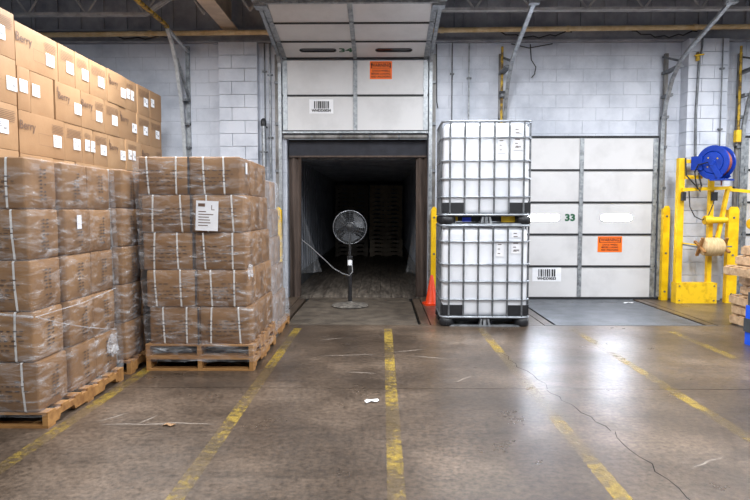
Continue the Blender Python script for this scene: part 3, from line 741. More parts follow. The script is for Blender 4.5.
# ------------------------------------------------------------ wrapped pallet loads
CW, CD, CH = 0.482, 0.392, 0.357
bodies = [soft_box('body', CW, CD, CH, 'carton_w', seed=s, bulge=0.014, amp=0.007, r=0.018) for s in range(5)]
def strap_mesh(x, lean):
    """flat band around the carton in the y-z plane"""
    e = 0.010; y0, y1, z0, z1 = -CD / 2 - e, CD / 2 + e, 0.0006, CH - 0.0006; w = 0.008
    mb = MB()
    pts = [(y0, z0 + 0.01), (y0 - 0.008, CH / 2), (y0, z1 - 0.01), (y0 + 0.012, z1), (y1 - 0.012, z1), (y1, z1 - 0.01), (y1 + 0.008, CH / 2), (y1, z0 + 0.01), (y1 - 0.012, z0), (y0 + 0.012, z0)]
    k = len(pts)
    for y, z in pts:
        xx = x + lean * (z / CH - 0.5); mb.v += [(xx - w, y, z), (xx + w, y, z)]
    for i in range(k): j = (i + 1) % k; mb.f.append((2 * i, 2 * i + 1, 2 * j + 1, 2 * j))
    return mb.mesh('strap', 'strap', fix=False)
straps = [strap_mesh(x, l) for x, l in ((-0.13, 0.01), (-0.15, -0.02), (-0.10, -0.015), (0.12, 0.0), (0.14, -0.02), (0.09, -0.01))]
def sideprint(seed):
    """columns of small stamped characters on the carton's right side"""
    mb = MB(); rnd = random.Random(seed); x = CW / 2 + 0.020
    fn = lambda a, b: (x, a, b)
    for c in (-0.03, 0.02):
        for j in range(9):
            zz = CH - 0.075 - j * 0.026
            if rnd.random() < 0.85: quad(mb, fn, c - rnd.uniform(0.008, 0.02), c + rnd.uniform(0.006, 0.016), zz - 0.006, zz + 0.005)
    return mb.mesh('printed_text', 'ink_soft')
def frontprint(seed):
    mb = MB(); rnd = random.Random(seed); y = -CD / 2 - 0.019; fn = lambda a, b: (a, y, b)
    for j in range(5):
        zz = CH * 0.62 - j * 0.034; a = rnd.uniform(-0.19, -0.16)
        while a < 0.16:
            b = a + rnd.uniform(0.01, 0.05); quad(mb, fn, a, b, zz, zz + 0.007); a = b + rnd.uniform(0.008, 0.03)
            if rnd.random() < 0.12: a += 0.1
    return mb.mesh('printed_text', 'ink_soft')
sprints = [sideprint(s) for s in range(4)]; fprints = [frontprint(s) for s in range(3)]
shipping = MB().box(-0.035, 0.035, -0.0008, 0.0008, -0.055, 0.055).mesh('shipping_label', 'paper')

def film(name, x0, x1, y0, y1, z0, z1, label, m, zj, seed, shear=0.0, top_tuck=True):
    """stretch film sleeve: closed ring of rounded corners, gathered at the layer joints"""
    cx, cy = (x0 + x1) / 2, (y0 + y1) / 2; t = (cx, cy, 0); hx, hy = (x1 - x0) / 2, (y1 - y0) / 2; r = 0.03
    ring = []
    for sx, sy, a0 in ((1, -1, -PI / 2), (1, 1, 0), (-1, 1, PI / 2), (-1, -1, PI)):
        for k in range(4): a = a0 + PI / 2 * k / 3; ring.append((sx * (hx - r) + r * math.cos(a), sy * (hy - r) + r * math.sin(a)))
    dense = []
    for a, b in zip(ring, ring[1:] + ring[:1]):
        d = math.dist(a, b); k = max(1, int(d / 0.035))
        for i in range(k): dense.append((a[0] + (b[0] - a[0]) * i / k, a[1] + (b[1] - a[1]) * i / k))
    nz_ = 120; nr = len(dense); mb = MB()
    for j in range(nz_ + 1):
        z = z0 + (z1 - z0) * j / nz_
        for i, (x, y) in enumerate(dense):
            p = Vector((x * 3.0 + seed, y * 3.0, z * 9)); dn = noise.noise(p) * 0.009 + noise.noise(p * 2.7) * 0.005 + 0.005
            n = Vector((x / hx if abs(abs(x) - hx) < 0.031 else 0, y / hy if abs(abs(y) - hy) < 0.031 else 0)).normalized() if True else None
            f = 1.0; lay = (z - zj) / CH; jt = abs(lay - round(lay)) * CH
            if 0 < round(lay) < 5 and jt < 0.03: dn -= 0.009 * (1 - jt / 0.03)
            sh = shear * (lay - 2.5)
            if j == nz_ and top_tuck: f = 0.90 + 0.02 * math.sin(i * 1.7)
            zz = z + (0.012 * noise.noise(Vector((i * 0.31, seed, 0))) if j in (0, nz_) else 0)
            mb.v.append(((x + n.x * dn) * f + sh, (y + n.y * dn) * f, zz))
    for j in range(nz_):
        for i in range(nr): k = (i + 1) % nr; mb.f.append((j * nr + i, j * nr + k, (j + 1) * nr + k, (j + 1) * nr + i))
    return link(name, mb.mesh(name, m, smooth=True, fix=False), None, t, label=label, cat='film')

ORD = ['bottom', 'second', 'third', 'fourth', 'top']
def load(px, py, z0, where, grp, twist=0.0, gap=0.0, film_m='film', film_bot=0.02, paper=None, slide=0.006, rear=False):
    """2 x 3 cartons in five layers, base centre (px,py,z0)"""
    for L in range(5):
        for i in range(2):
            for k in range(3):
                x = px + (i - 0.5) * (CW + 0.006); y = py + (k - 1) * (CD + 0.008) + (gap if k > 0 else -gap) * 0.5
                x += random.uniform(-1, 1) * slide + twist * (L - 2); y += random.uniform(-1, 1) * slide
                col = ('left' if i == 0 else 'right') + ' ' + ('front', 'middle', 'rear')[k]
                t = thing('carton', f'strapped carton, {col} column, {ORD[L]} layer, {where}', 'carton', (x, y, z0 + L * CH), 0, grp)
                b = link('body', bodies[random.randrange(5)], t)
                for q in (random.randrange(3), 3 + random.randrange(3)): link('strap', straps[q], t)
                if i == 1: link('printed_text', sprints[random.randrange(4)], t)
                if k == 0: link('printed_text', fprints[random.randrange(3)], t)
                if paper and (L, i, k) == paper: link('shipping_label', shipping, t, (CW / 2 + 0.021, -0.02, CH - 0.10), PI / 2)
    hx, hy = CW + 0.003 + 0.040, CD * 1.5 + 0.008 + gap * 0.5 + 0.038
    film('stretch_wrap', px - hx, px + hx, py - hy, py + hy, z0 - film_bot, z0 + 5 * CH + 0.004, f'clear stretch film wrapped around the {where}', film_m, z0, random.random() * 50, twist)

A_ = 'wrapped load at the left edge'; put_pallet(-2.86, 4.73, 0, 0, 1.02, 1.24, 0.115, 'wood', 'worn wooden pallet under the wrapped load at the left edge', None)
load(-2.915, 4.74, 0.115, A_, 'cartons of the wrapped load at the left edge', twist=-0.009, gap=0.075, paper=(3, 1, 1))
B_ = 'wrapped load behind the left-edge load'; put_pallet(-2.86, 6.12, 0, 0, 1.02, 1.22, 0.128, 'wood', 'wooden pallet under the wrapped load behind the left-edge load', None)
load(-2.885, 6.13, 0.128, B_, 'cartons of the wrapped load behind the left-edge load')
C_ = 'wrapped load with the paper sheet'
put_pallet(-1.745, 6.26, 0, 0, 1.03, 1.22, 0.128, 'wood', 'lower of two wooden pallets under the load with the paper sheet', None)
put_pallet(-1.75, 6.26, 0.128, 0, 1.03, 1.22, 0.128, 'wood', 'upper of two wooden pallets under the load with the paper sheet', None)
load(-1.782, 6.27, 0.256, C_, 'cartons of the wrapped load with the paper sheet', twist=-0.017, film_m='film', film_bot=0.16, paper=(4, 1, 0))
D_ = 'rearmost wrapped load beside door 34'; put_pallet(-1.775, 7.52, 0, 0, 1.02, 1.22, 0.128, 'wood', 'wooden pallet under the rearmost wrapped load next to door 34', None)
load(-1.865, 7.53, 0.128, D_, 'cartons of the rearmost wrapped load', twist=-0.030, film_m='film_dense')
# dark strip over the carton joint down the front of the middle load and the paper sheet under its film
mb = MB()
for L in range(5): mb.bar((-1.782 - 0.017 * (L - 2) - 0.004, 5.645, 0.256 + L * CH + 0.004), (-1.782 - 0.017 * (L - 2), 5.645, 0.256 + (L + 1) * CH - 0.004), 0.018, 0.004, (0, 1, 0))
mb.build('joint_strip', 'joint', label='dark vertical strip down the front of the middle wrapped load', cat='joint')
ps = thing('paper_sheet', 'white shipping sheet on the front of the middle wrapped load', 'paper', (-1.64, 5.612, 1.485)); ps.rotation_euler = (0, 0.04, 0)
MB().box(-0.105, 0.105, -0.0008, 0.0008, -0.14, 0.14).build('sheet', 'paper', ps)
mb = MB(); fn = lambda a, b: (a, -0.0018, b)
for k, (a, b) in enumerate(((-0.08, -0.01), (-0.08, 0.06), (-0.08, 0.02), (-0.08, 0.03), (-0.08, 0.035), (-0.08, 0.01))): quad(mb, fn, a, b, 0.035 - 0.026 * k, 0.043 - 0.026 * k)
quad(mb, fn, -0.085, -0.02, 0.085, 0.115); quad(mb, fn, 0.04, 0.046, 0.06, 0.10); quad(mb, fn, 0.04, 0.07, 0.055, 0.061)
mb.build('print', 'ink', ps, kind='stuff')
# a loose knot of film rope wrapped round the left-edge load
mb = MB(); pts = []
for k in range(20):
    u = k / 19; pts.append((-2.388 + 0.003 * math.sin(k), 4.07 + 1.24 * u, 0.80 - 0.33 * u - 0.02 * math.sin(u * PI)))
mb.tube([(p[0], p[1], p[2]) for p in pts], [0.003 + 0.003 * math.sin(k * 1.3) ** 2 for k in range(20)], 6)
mb.tube([(-2.388, 4.07, 0.80), (-2.385, 4.74, 0.80), (-2.388, 5.32, 0.84)], 0.004, 6)
mb.tube([(-3.4, 4.050, 0.98), (-3.0, 4.048, 0.90), (-2.6, 4.050, 0.82), (-2.40, 4.06, 0.80)], 0.008, 6)
mb.build('film_rope', 'film_dense', smooth=True, label='twisted rope of stretch film around the left-edge load', cat='film')

def film_knot(x, y, z, r, label):
    bm = bmesh.new(); bmesh.ops.create_icosphere(bm, subdivisions=3, radius=r)
    for v in bm.verts:
        d = noise.noise(v.co * (3.2 / r) * 0.5 + Vector((x * 7, y, z))) * 0.55 + noise.noise(v.co * (7 / r) * 0.5) * 0.3
        v.co *= 1 + d; v.co.x *= 0.45; v.co.z *= 1.25
    me = bpy.data.meshes.new('film_knot'); bm.to_mesh(me); bm.free(); me.materials.append(M['film_dense']); link('film_knot', me, None, (x, y, z), label=label, cat='film')
film_knot(-2.372, 5.20, 0.36, 0.07, 'bunched film end on the lower side of the left-edge load')
film_knot(-1.24, 5.62, 0.97, 0.05, 'bunched film knot on the corner of the load with the paper sheet')
# ------------------------------------------------------------ tall stack of plain cartons
RH = 0.418
_tb = {}
def tall_carton(face, y0, y1, row, kind, label, grp, depth=0.62, zoff=0.0):
    w = y1 - y0 - 0.008
    k = (round(w, 2), depth)
    t = thing('carton', label, 'carton', (face - depth / 2, (y0 + y1) / 2, row * RH + zoff), 0, grp)
    link('body', soft_box('body', depth, round(w, 2), RH - 0.0, 'carton', r=0.006, bulge=0.004, seed=(row * 3 + int(y0 * 5)) % 3, amp=0.003), t)
    fx = depth / 2 + 0.0085; fn = lambda a, b: (fx, a, b)
    key = (kind, round(w, 2))
    if key not in _tb:
        lab = MB(); pr = MB(); lp = MB(); hw = w / 2; rnd = random.Random(int(w * 100) + len(kind))
        def label_at(a, b, ww=0.155, hh=0.125):
            lab.box(fx - 0.0005, fx + 0.0008, a, a + ww, b, b + hh)
            f2 = lambda p, q: (fx + 0.0016, p, q)
            for q in range(3): quad(lp, f2, a + 0.015, a + ww * rnd.uniform(0.3, 0.5), b + hh * (0.75 - q * 0.14), b + hh * (0.75 - q * 0.14) + 0.006)
            for q in range(5): quad(lp, f2, a + ww * 0.52 + q * 0.010, a + ww * 0.52 + q * 0.010 + 0.005, b + hh * 0.28, b + hh * 0.48)
        def block(a, b, n_, ww):
            for q in range(n_): quad(pr, fn, a + rnd.uniform(0, 0.02), a + ww - rnd.uniform(0, 0.05), b - q * 0.016, b - q * 0.016 + 0.0045)
        def outline(a, b, c, d):
            e = 0.0022
            quad(pr, fn, a, b, c, c + e); quad(pr, fn, a, b, d - e, d); quad(pr, fn, a, a + e, c, d); quad(pr, fn, b - e, b, c, d)
        if kind == 'long':
            add_text(pr, 'Berry', 0.12, fn, -hw + 0.13, RH * 0.66, bold=0.001); block(hw - 0.27, RH * 0.83, 6, 0.24); outline(-hw + w * 0.38, hw - 0.10, RH * 0.27, RH * 0.55); label_at(hw - 0.24, RH * 0.29)
        elif kind == 'logo':
            add_text(pr, 'Berry', 0.11, fn, -hw + min(0.16, w * 0.42), RH * 0.64, bold=0.001); label_at(hw - 0.16, RH * 0.30); quad(pr, fn, -hw + 0.03, -hw + 0.045, RH * 0.72, RH * 0.86)
            quad(pr, fn, -hw + 0.06, hw - 0.04, RH * 0.47, RH * 0.473)
        elif kind == 'end':
            block(-hw + 0.03, RH * 0.84, 7, w - 0.06); label_at(-0.02, RH * 0.33)
        elif kind == 'two':
            label_at(-hw + 0.05, RH * 0.36, 0.11, 0.13); label_at(-hw + 0.19, RH * 0.36, 0.10, 0.13); block(-hw + 0.04, RH * 0.84, 4, w * 0.6)
        else:
            label_at(-hw + 0.02, RH * 0.42, 0.13, 0.12)
        _tb[key] = (lab.mesh('label', 'paper'), pr.mesh('printed_text', 'ink') if pr.v else None, lp.mesh('label_print', 'black_ink'))
    lm, pm, lpm = _tb[key]
    lo_ = link('label', lm, t); link('label_print', lpm, lo_, kind='stuff')
    if pm: link('printed_text', pm, t)
NTH = ['first', 'second', 'third', 'fourth', 'fifth', 'sixth', 'seventh', 'eighth', 'ninth', 'tenth', 'eleventh', 'twelfth']
RN = ['bottom row', 'second row up', 'third row up', 'fourth row up', 'fifth row down', 'third row down', 'second row down', 'top row']
RN[3] = 'fifth row down'; RN[4] = 'fourth row down'
LOOK = {'long': 'long printed carton', 'logo': 'carton with printed name', 'end': 'carton with small print block', 'two': 'carton with two white labels', 'plain': 'plain carton, one white label'}
layout = {
 7: [(5.80, 6.56, 'long'), (6.56, 6.92, 'end'), (6.92, 7.26, 'end'), (7.26, 7.71, 'end'), (7.71, 8.25, 'logo'), (8.25, 8.66, 'two'), (8.66, 9.11, 'end'), (9.11, 9.58, 'plain')],
 6: [(5.80, 6.02, 'plain'), (6.03, 6.46, 'plain'), (6.47, 7.02, 'logo'), (7.02, 7.62, 'long'), (7.62, 8.05, 'end'), (8.05, 8.62, 'logo'), (8.62, 9.08, 'end'), (9.08, 9.57, 'end')],
 5: [(5.80, 6.64, 'long'), (6.64, 7.04, 'end'), (7.04, 7.31, 'two'), (7.31, 7.70, 'end'), (7.70, 8.22, 'logo'), (8.22, 8.75, 'two'), (8.75, 9.57, 'long')],
 4: [(5.80, 6.40, 'logo'), (6.40, 6.86, 'end'), (6.86, 7.62, 'long'), (7.62, 8.05, 'end'), (8.05, 8.6, 'logo'), (8.6, 9.1, 'end'), (9.1, 9.58, 'end')],
}
for r in range(4): layout[r] = [(5.80 + i * 0.63, 5.80 + (i + 1) * 0.63, 'logo' if (i + r) % 2 else 'end') for i in range(6)]
for r in range(8):
    for i, (a, b, k) in enumerate(layout[r]):
        tall_carton(-3.5 + random.uniform(-0.008, 0.008), a, b, r, k, f'{LOOK[k]}, {NTH[i]} from near end, {RN[r]} of tall stack', 'cartons of the tall stack')
    tall_carton(-3.405, 5.05, 5.64, r, 'end' if r % 2 else 'logo', f'carton cut by the left edge of the photo, {RN[r]} of the nearest column', 'cartons of the nearest column')

# ------------------------------------------------------------ stacked wire-caged tanks
IW, ID, IH = 1.19, 0.97, 1.355
def rrect(hx, hy, r, n=5):
    out = []
    for sx, sy, a0 in ((1, -1, -PI / 2), (1, 1, 0), (-1, 1, PI / 2), (-1, -1, PI)):
        for k in range(n): a = a0 + PI / 2 * k / (n - 1); out.append((sx * (hx - r) + r * math.cos(a), sy * (hy - r) + r * math.sin(a)))
    return out
IB = {}
def ibc_meshes():
    hx, hy = IW / 2, ID / 2
    # tank: rounded body with rounded shoulders and shallow bays between the upright bars
    mb = MB(); rings = []
    for z, ins, r in ((0.14, 0.07, 0.06), (0.16, 0.045, 0.08), (0.20, 0.035, 0.09), (1.20, 0.035, 0.09), (1.275, 0.04, 0.10), (1.31, 0.065, 0.10), (1.325, 0.11, 0.10)):
        rings.append((z, rrect(hx - ins, hy - ins, r, 6)))
    k = len(rings[0][1])
    for z, rg in rings: mb.v += [(x, y, z) for x, y in rg]
    for i in range(len(rings) - 1):
        for j in range(k): mb.f.append((i * k + j, i * k + (j + 1) % k, (i + 1) * k + (j + 1) % k, (i + 1) * k + j))
    mb.f.append(tuple(reversed(range(k)))); mb.f.append(tuple((len(rings) - 1) * k + j for j in range(k)))
    IB['tank'] = mb.mesh('tank', 'ibc', smooth=True)
    IB['lid'] = MB().lathe([(0.10, 1.32), (0.10, 1.338), (0.085, 1.345)], n=20).mesh('fill_cap', 'black', smooth=True)
    for i, z in enumerate((0.125, 0.36, 0.60, 0.83, 1.13, 1.34)):
        rg = rrect(hx - 0.012, hy - 0.012, 0.09, 5)
        IB['rail%d' % i] = MB().tube([(x, y, z) for x, y in rg], 0.0125 if 0 < i < 5 else 0.015, 8, closed=True).mesh('cage_rail', 'cage', smooth=True)
    b = MB().tube([(0, 0, 0.125), (0, 0, 1.34)], 0.0125, 8); IB['upright'] = b.mesh('cage_upright', 'galv_dark', smooth=True)
    IB['node'] = MB().box(-0.012, 0.012, -0.014, 0.014, -0.016, 0.016).mesh('weld_node', 'galv_dark')
    IB['pad'] = MB().box(-0.13, 0.13, -0.012, 0.012, 0, 0.135).mesh('corner_guard', 'black')
    IB['foot'] = MB().lathe([(0.085, 0), (0.10, 0.02), (0.10, 0.085), (0.085, 0.105)], n=14).mesh('foot', 'black', smooth=True)
    mb = MB().box(-0.075, 0.075, -0.05, 0.05, 0.0, 0.018); mb.prism([(-0.075, 0.018), (-0.045, 0.018), (-0.03, 0.10), (-0.055, 0.10)], lambda p, q, t: (p, t, q), -0.045, 0.045)
    mb.prism([(0.045, 0.018), (0.075, 0.018), (0.055, 0.10), (0.03, 0.10)], lambda p, q, t: (p, t, q), -0.045, 0.045); mb.box(-0.02, 0.02, -0.04, 0.04, 0.018, 0.10)
    IB['cfoot'] = mb.mesh('centre_foot', 'galv')
    IB['tray'] = MB().box(-hx + 0.03, hx - 0.03, -hy + 0.03, hy - 0.03, 0.108, 0.14).mesh('tray', 'galv')
    IB['runner'] = MB().box(-hx + 0.12, hx - 0.12, -0.04, 0.04, 0.0, 0.016).mesh('runner', 'galv')
    IB['beam'] = MB().box(-hx + 0.05, hx - 0.05, 0, 0.03, 0.035, 0.105).mesh('cross_member', 'black')
ibc_meshes()
def ibc(x, y, z, label, tags):
    t = thing('caged_tank', label, 'tank', (x, y, z), -0.02, 'caged plastic tanks'); hx, hy = IW / 2, ID / 2
    tk = link('tank', IB['tank'], t); link('fill_cap', IB['lid'], tk)
    for i in range(6): link('cage_rail', IB['rail%d' % i], t)
    xs_ = [-hx + 0.115 + k * (IW - 0.23) / 5 for k in range(6)]; ys_ = [-hy + 0.13 + k * (ID - 0.26) / 4 for k in range(5)]
    for s in (-1, 1):
        for q in xs_:
            u = link('cage_upright', IB['upright'], t, (q, s * (hy - 0.012), 0))
            if s < 0:
                for zz in (0.36, 0.60, 0.83, 1.13): link('weld_node', IB['node'], u, (0, 0, zz))
        for q in ys_: link('cage_upright', IB['upright'], t, (s * (hx - 0.012), q, 0))
        for q in (-1, 1):
            link('corner_guard', IB['pad'], t, (q * (hx - 0.17), s * (hy - 0.031), 0.15))
            link('corner_guard', IB['pad'], t, (q * (hx - 0.031), s * (hy - 0.16), 0.15), PI / 2)
            link('foot', IB['foot'], t, (q * (hx - 0.10), s * (hy - 0.10), 0.0)); 
        link('centre_foot', IB['cfoot'], t, (0, s * (hy - 0.06), 0)); link('runner', IB['runner'], t, (0, s * (hy - 0.06), 0)); link('foot', IB['foot'], t, (s * (hx - 0.10), 0, 0))
    link('cross_member', IB['beam'], t, (0, -hy + 0.2, 0)); link('cross_member', IB['beam'], t, (0, hy - 0.24, 0))
    link('tray', IB['tray'], t)
    for dx, z0, w, h, lines in ((0.19, 0.93, 0.10, 0.20, 3), (0.40, 0.97, 0.13, 0.17, 3), (0.40, 1.18, 0.12, 0.07, 2)):
        pl = MB().box(dx - w / 2, dx + w / 2, -hy + 0.026, -hy + 0.033, z0, z0 + h).build('label_plate', 'paper', t); mb = MB(); f2 = lambda a, b: (a, -hy + 0.0245, b)
        rnd = random.Random(int(dx * 100 + z0 * 77))
        for k in range(lines):
            zz = z0 + h * (0.2 + 0.6 * k / max(1, lines - 1)) - 0.005; quad(mb, f2, dx - w * 0.3, dx + w * rnd.uniform(-0.05, 0.3), zz, zz + 0.010)
        if dx > 0.3 and h > 0.1:
            for k in range(8): quad(mb, f2, dx - 0.03 + k * 0.009, dx - 0.025 + k * 0.009, z0 + 0.03, z0 + 0.055)
        mb.build('print', 'ink_soft', pl, kind='stuff')
    if tags:
        MB().box(-0.30, -0.18, -hy + 0.16, -hy + 0.17, 0.032, 0.09).build('blue_tag', 'blue_tag', t, label='small bright blue tag')
        MB().box(0.22, 0.40, -hy + 0.16, -hy + 0.17, 0.025, 0.105).build('yellow_tag', 'yellow', t, label='yellow tag'); MB().box(-0.40, -0.36, -hy + 0.16, -hy + 0.17, 0.04, 0.1).build('yellow_tag', 'yellow', t)
ibc(1.375, 8.37, 0, 'lower caged white plastic tank, standing on the floor', False)
ibc(1.38, 8.372, IH, 'upper caged white plastic tank with blue and yellow tags on its base', True)

# ------------------------------------------------------------ pedestal fan
fx, fy = -0.515, 9.60
fan = thing('pedestal_fan', 'black pedestal fan with wire guard in front of the trailer', 'fan', (fx, fy, 0.0))
MB().lathe([(0.29, -0.003), (0.30, 0.012), (0.28, 0.03), (0.18, 0.042), (0.06, 0.055), (0.035, 0.08)], n=32).build('base', 'iron', fan, smooth=True)
MB().tube([(0, 0, 0.05), (0, 0, 0.68)], 0.033, 14).build('lower_pole', 'fan_black', fan, smooth=True)
MB().lathe([(0.036, 0.66), (0.036, 0.74), (0.028, 0.76)], n=14).build('collar', 'paper', fan, smooth=True)
MB().lathe([(0.042, 0.755), (0.046, 0.78), (0.042, 0.81)], n=14).build('height_knob', 'fan_black', fan, smooth=True)
MB().tube([(0, 0, 0.74), (0, 0, 1.16), (0, 0.03, 1.22)], 0.019, 12).build('upper_pole', 'fan_black', fan, smooth=True)
hd = MB().lathe([(0.02, 0.22), (0.085, 0.20), (0.10, 0.12), (0.09, 0.05), (0.04, 0.02)], (0, 0, 1.27), axis='y', n=20).build('motor', 'fan_black', fan, smooth=True)
MB().lathe([(0.012, -0.07), (0.055, -0.055), (0.07, -0.02), (0.065, 0.02)], (0, 0, 1.27), axis='y', n=20).build('hub', 'fan_black', fan, smooth=True)
g = MB(); R_ = 0.265
for s in (-1, 1):
    for i, rr in enumerate((0.085, 0.115, 0.145, 0.175, 0.205, 0.235)):
        yy = s * (0.075 * math.sqrt(max(0, 1 - (rr / R_) ** 2)) + 0.02)
        g.tube([(rr * math.cos(a), yy, 1.27 + rr * math.sin(a)) for a in [2 * PI * k / 40 for k in range(40)]], 0.0022, 4, closed=True)
    for k in range(20):
        a = 2 * PI * k / 20; pts = []
        for rr in (0.05, 0.12, 0.19, 0.24, R_): pts.append((rr * math.cos(a), s * (0.075 * math.sqrt(max(0, 1 - (rr / R_) ** 2)) + 0.02), 1.27 + rr * math.sin(a)))
        g.tube(pts, 0.0022, 4)
g.build('wire_guard', 'fan_wire', fan)
MB().tube([(R_ * math.cos(a), 0, 1.27 + R_ * math.sin(a)) for a in [2 * PI * k / 48 for k in range(48)]], 0.009, 8, closed=True).build('guard_rim', 'fan_wire', fan, smooth=True)
for b in range(3):
    mb = MB(); a0 = b * 2 * PI / 3 + 0.4; nb_ = 7
    for side in (0, 1):
        for i in range(nb_ + 1):
            u = i / nb_; rr = 0.05 + 0.185 * u; half = 0.30 + 0.36 * math.sin(u * PI * 0.55)
            for w in (-1, 0, 1):
                a = a0 + w * half + 0.25 * u; mb.v.append((rr * math.cos(a), 0.035 * w + side * 0.004, 1.27 + rr * math.sin(a)))
        o_ = side * (nb_ + 1) * 3
        for i in range(nb_):
            for w in (0, 1): q = [o_ + i * 3 + w, o_ + i * 3 + w + 1, o_ + (i + 1) * 3 + w + 1, o_ + (i + 1) * 3 + w]; mb.f.append(tuple(q))
    mb.build('blade', 'fan_blade', fan, smooth=True)
MB().tube([(0.01, 0.06, 1.12), (-0.03, -0.03, 1.02), (0.025, -0.03, 0.94), (-0.02, -0.03, 0.86), (0.01, -0.035, 0.80)], 0.007, 6).build('coiled_cord', 'cable', fan, smooth=True)
pts = [(-1.42, 10.62, 1.02), (-1.25, 10.5, 0.90), (-1.0, 10.2, 0.72), (-0.8, 9.9, 0.58), (-0.63, 9.64, 0.52), (-0.52, 9.53, 0.50), (-0.47, 9.55, 0.56), (-0.48, 9.575, 0.66)]
MB().tube(pts, 0.009, 6).build('power_cord', 'cable_grey', smooth=True, label='grey power cord swinging from the left jamb to the fan', cat='cord')

# ------------------------------------------------------------ traffic cone
cn = thing('traffic_cone', 'orange traffic cone beside the lower tank', 'cone', (0.815, 9.78, 0), 0.15)
base = [(-0.14, -0.14), (0.14, -0.14), (0.14, 0.14), (-0.14, 0.14)]
MB().prism([(x * 0.93 if abs(y) > 0.1 else x, y) for x, y in rrect(0.14, 0.14, 0.03, 4)], lambda p, q, t: (p, q, t), 0, 0.028).build('base', 'cone', cn)
MB().lathe([(0.115, 0.02), (0.10, 0.05), (0.025, 0.47), (0.018, 0.485)], n=24).build('body', 'cone', cn, smooth=True)

# ------------------------------------------------------------ yellow door guards
def guard(x, y, h, label, rz=0, w=0.10):
    t = thing('door_guard', label, 'post', (x, y, 0), rz)
    MB().prism([(-w / 2, 0), (w / 2, 0), (w / 2, h - 0.05), (w / 2 - 0.03, h), (-w / 2 + 0.03, h), (-w / 2, h - 0.05)], lambda p, q, s: (p, s, q), -0.012, 0.012).build('face_plate', 'yellow', t)
    MB().box(-w / 2, -w / 2 + 0.012, 0.012, 0.09, 0, h - 0.05).build('side_flange', 'yellow_dirty', t); MB().box(w / 2 - 0.012, w / 2, 0.012, 0.09, 0, h - 0.05).build('side_flange', 'yellow_dirty', t)
    for z in (0.15, h * 0.5, h - 0.18): MB().lathe([(0.018, -0.02), (0.018, -0.012), (0.012, -0.01)], (0, 0, z), axis='y', n=8).build('bolt', 'galv_dark', t)
    return t
guard(0.885, 10.22, 1.60, 'yellow steel door guard behind the orange cone', w=0.10)
t = guard(-1.765, 10.25, 1.60, 'yellow door guard glimpsed between the rear load and door 34', w=0.09)
guard(4.85, 10.30, 1.62, 'yellow door guard at the right side of door 33', w=0.11)
guard(5.80, 9.98, 1.60, 'broad yellow door guard right of the hose reel stand', w=0.17)

# ------------------------------------------------------------ yellow stand, hose reel, twine spool
st = thing('reel_stand', 'yellow steel stand carrying the blue hose reel', 'stand', (0, 0, 0))
MB().box(4.90, 5.00, 10.02, 10.12, 0.02, 2.40).build('post', 'yellow', st)
MB().box(5.42, 5.49, 10.02, 10.10, 0.02, 2.12).build('post', 'yellow', st)
MB().box(4.88, 5.55, 9.94, 10.12, 0.0, 0.34).build('base_box', 'yellow_dirty', st)
for x in (4.93, 5.50):
    for z in (0.05, 0.29): MB().lathe([(0.012, 9.928), (0.012, 9.94)], (x, 0, z), axis='y', n=8).build('bolt', 'galv_dark', st)
MB().box(5.00, 5.30, 10.04, 10.10, 2.32, 2.38).build('arm', 'yellow', st); MB().box(5.00, 5.30, 10.04, 10.10, 2.06, 2.12).build('arm', 'yellow', st)
MB().bar((4.95, 9.99, 1.88), (5.74, 9.97, 1.91), 0.05, 0.055).build('cross_bar', 'yellow', st)
MB().bar((5.68, 9.97, 1.90), (5.52, 9.97, 0.95), 0.07, 0.05).build('brace', 'yellow_dirty', st)
MB().bar((5.70, 9.97, 1.88), (6.5, 9.90, 1.80), 0.05, 0.05).build('cross_bar', 'yellow', st)
MB().box(4.93, 4.99, 9.94, 9.99, 1.70, 1.84).build('clamp', 'black', st); MB().box(5.42, 5.50, 9.93, 9.99, 1.70, 1.84).build('clamp', 'black', st)
MB().lathe([(0.07, 5.29), (0.075, 5.30), (0.075, 5.38), (0.055, 5.39), (0.05, 5.66)], (0, 9.93, 1.38), axis='x', n=18).build('roller_tube', 'yellow_dirty', st, smooth=True)
MB().lathe([(0.075, 5.98), (0.085, 6.0), (0.085, 6.09), (0.05, 6.10), (0.05, 6.4)], (0, 9.86, 1.32), axis='x', n=18).build('roller_tube', 'yellow_dirty', st, smooth=True)
MB().box(6.30, 6.36, 9.86, 9.92, 1.45, 1.80).build('hanger_plate', 'yellow', st)
MB().tube([(4.96, 9.93, 0.98), (5.17, 9.90, 0.94), (5.72, 9.86, 0.95)], 0.012, 8).build('spool_axle', 'galv_dark', st, smooth=True)
MB().bar((4.98, 10.0, 1.0), (5.2, 9.92, 0.97), 0.02, 0.02).build('axle_arm', 'yellow', st)
# reel
rl = thing('hose_reel', 'blue spring hose reel with a red hose on the yellow stand', 'hose reel', (5.40, 9.84, 2.31), -0.98); rl.scale = (0.90, 0.95, 0.93)
def disc(x, r, nme, prof):
    MB().lathe(prof, (x, 0, 0), axis='y', n=36).build(nme, 'blue', rl, smooth=True)
disc(0, 0.3, 'front_flange', [(0.04, -0.115), (0.18, -0.115), (0.19, -0.10), (0.20, -0.115), (0.285, -0.115), (0.295, -0.105), (0.285, -0.09), (0.10, -0.09)])
disc(0, 0.3, 'rear_flange', [(0.10, 0.09), (0.285, 0.09), (0.295, 0.105), (0.285, 0.115), (0.04, 0.115)])
h = MB()
for k in range(5):
    yy = -0.072 + k * 0.036
    h.tube([(0.225 * math.cos(a), yy, 0.225 * math.sin(a)) for a in [2 * PI * q / 36 for q in range(36)]], 0.0185, 8, closed=True)
h.build('hose', 'hose', rl, smooth=True)
MB().lathe([(0.20, -0.09), (0.20, 0.09)], axis='y', n=28).build('drum', 'blue', rl, smooth=True)
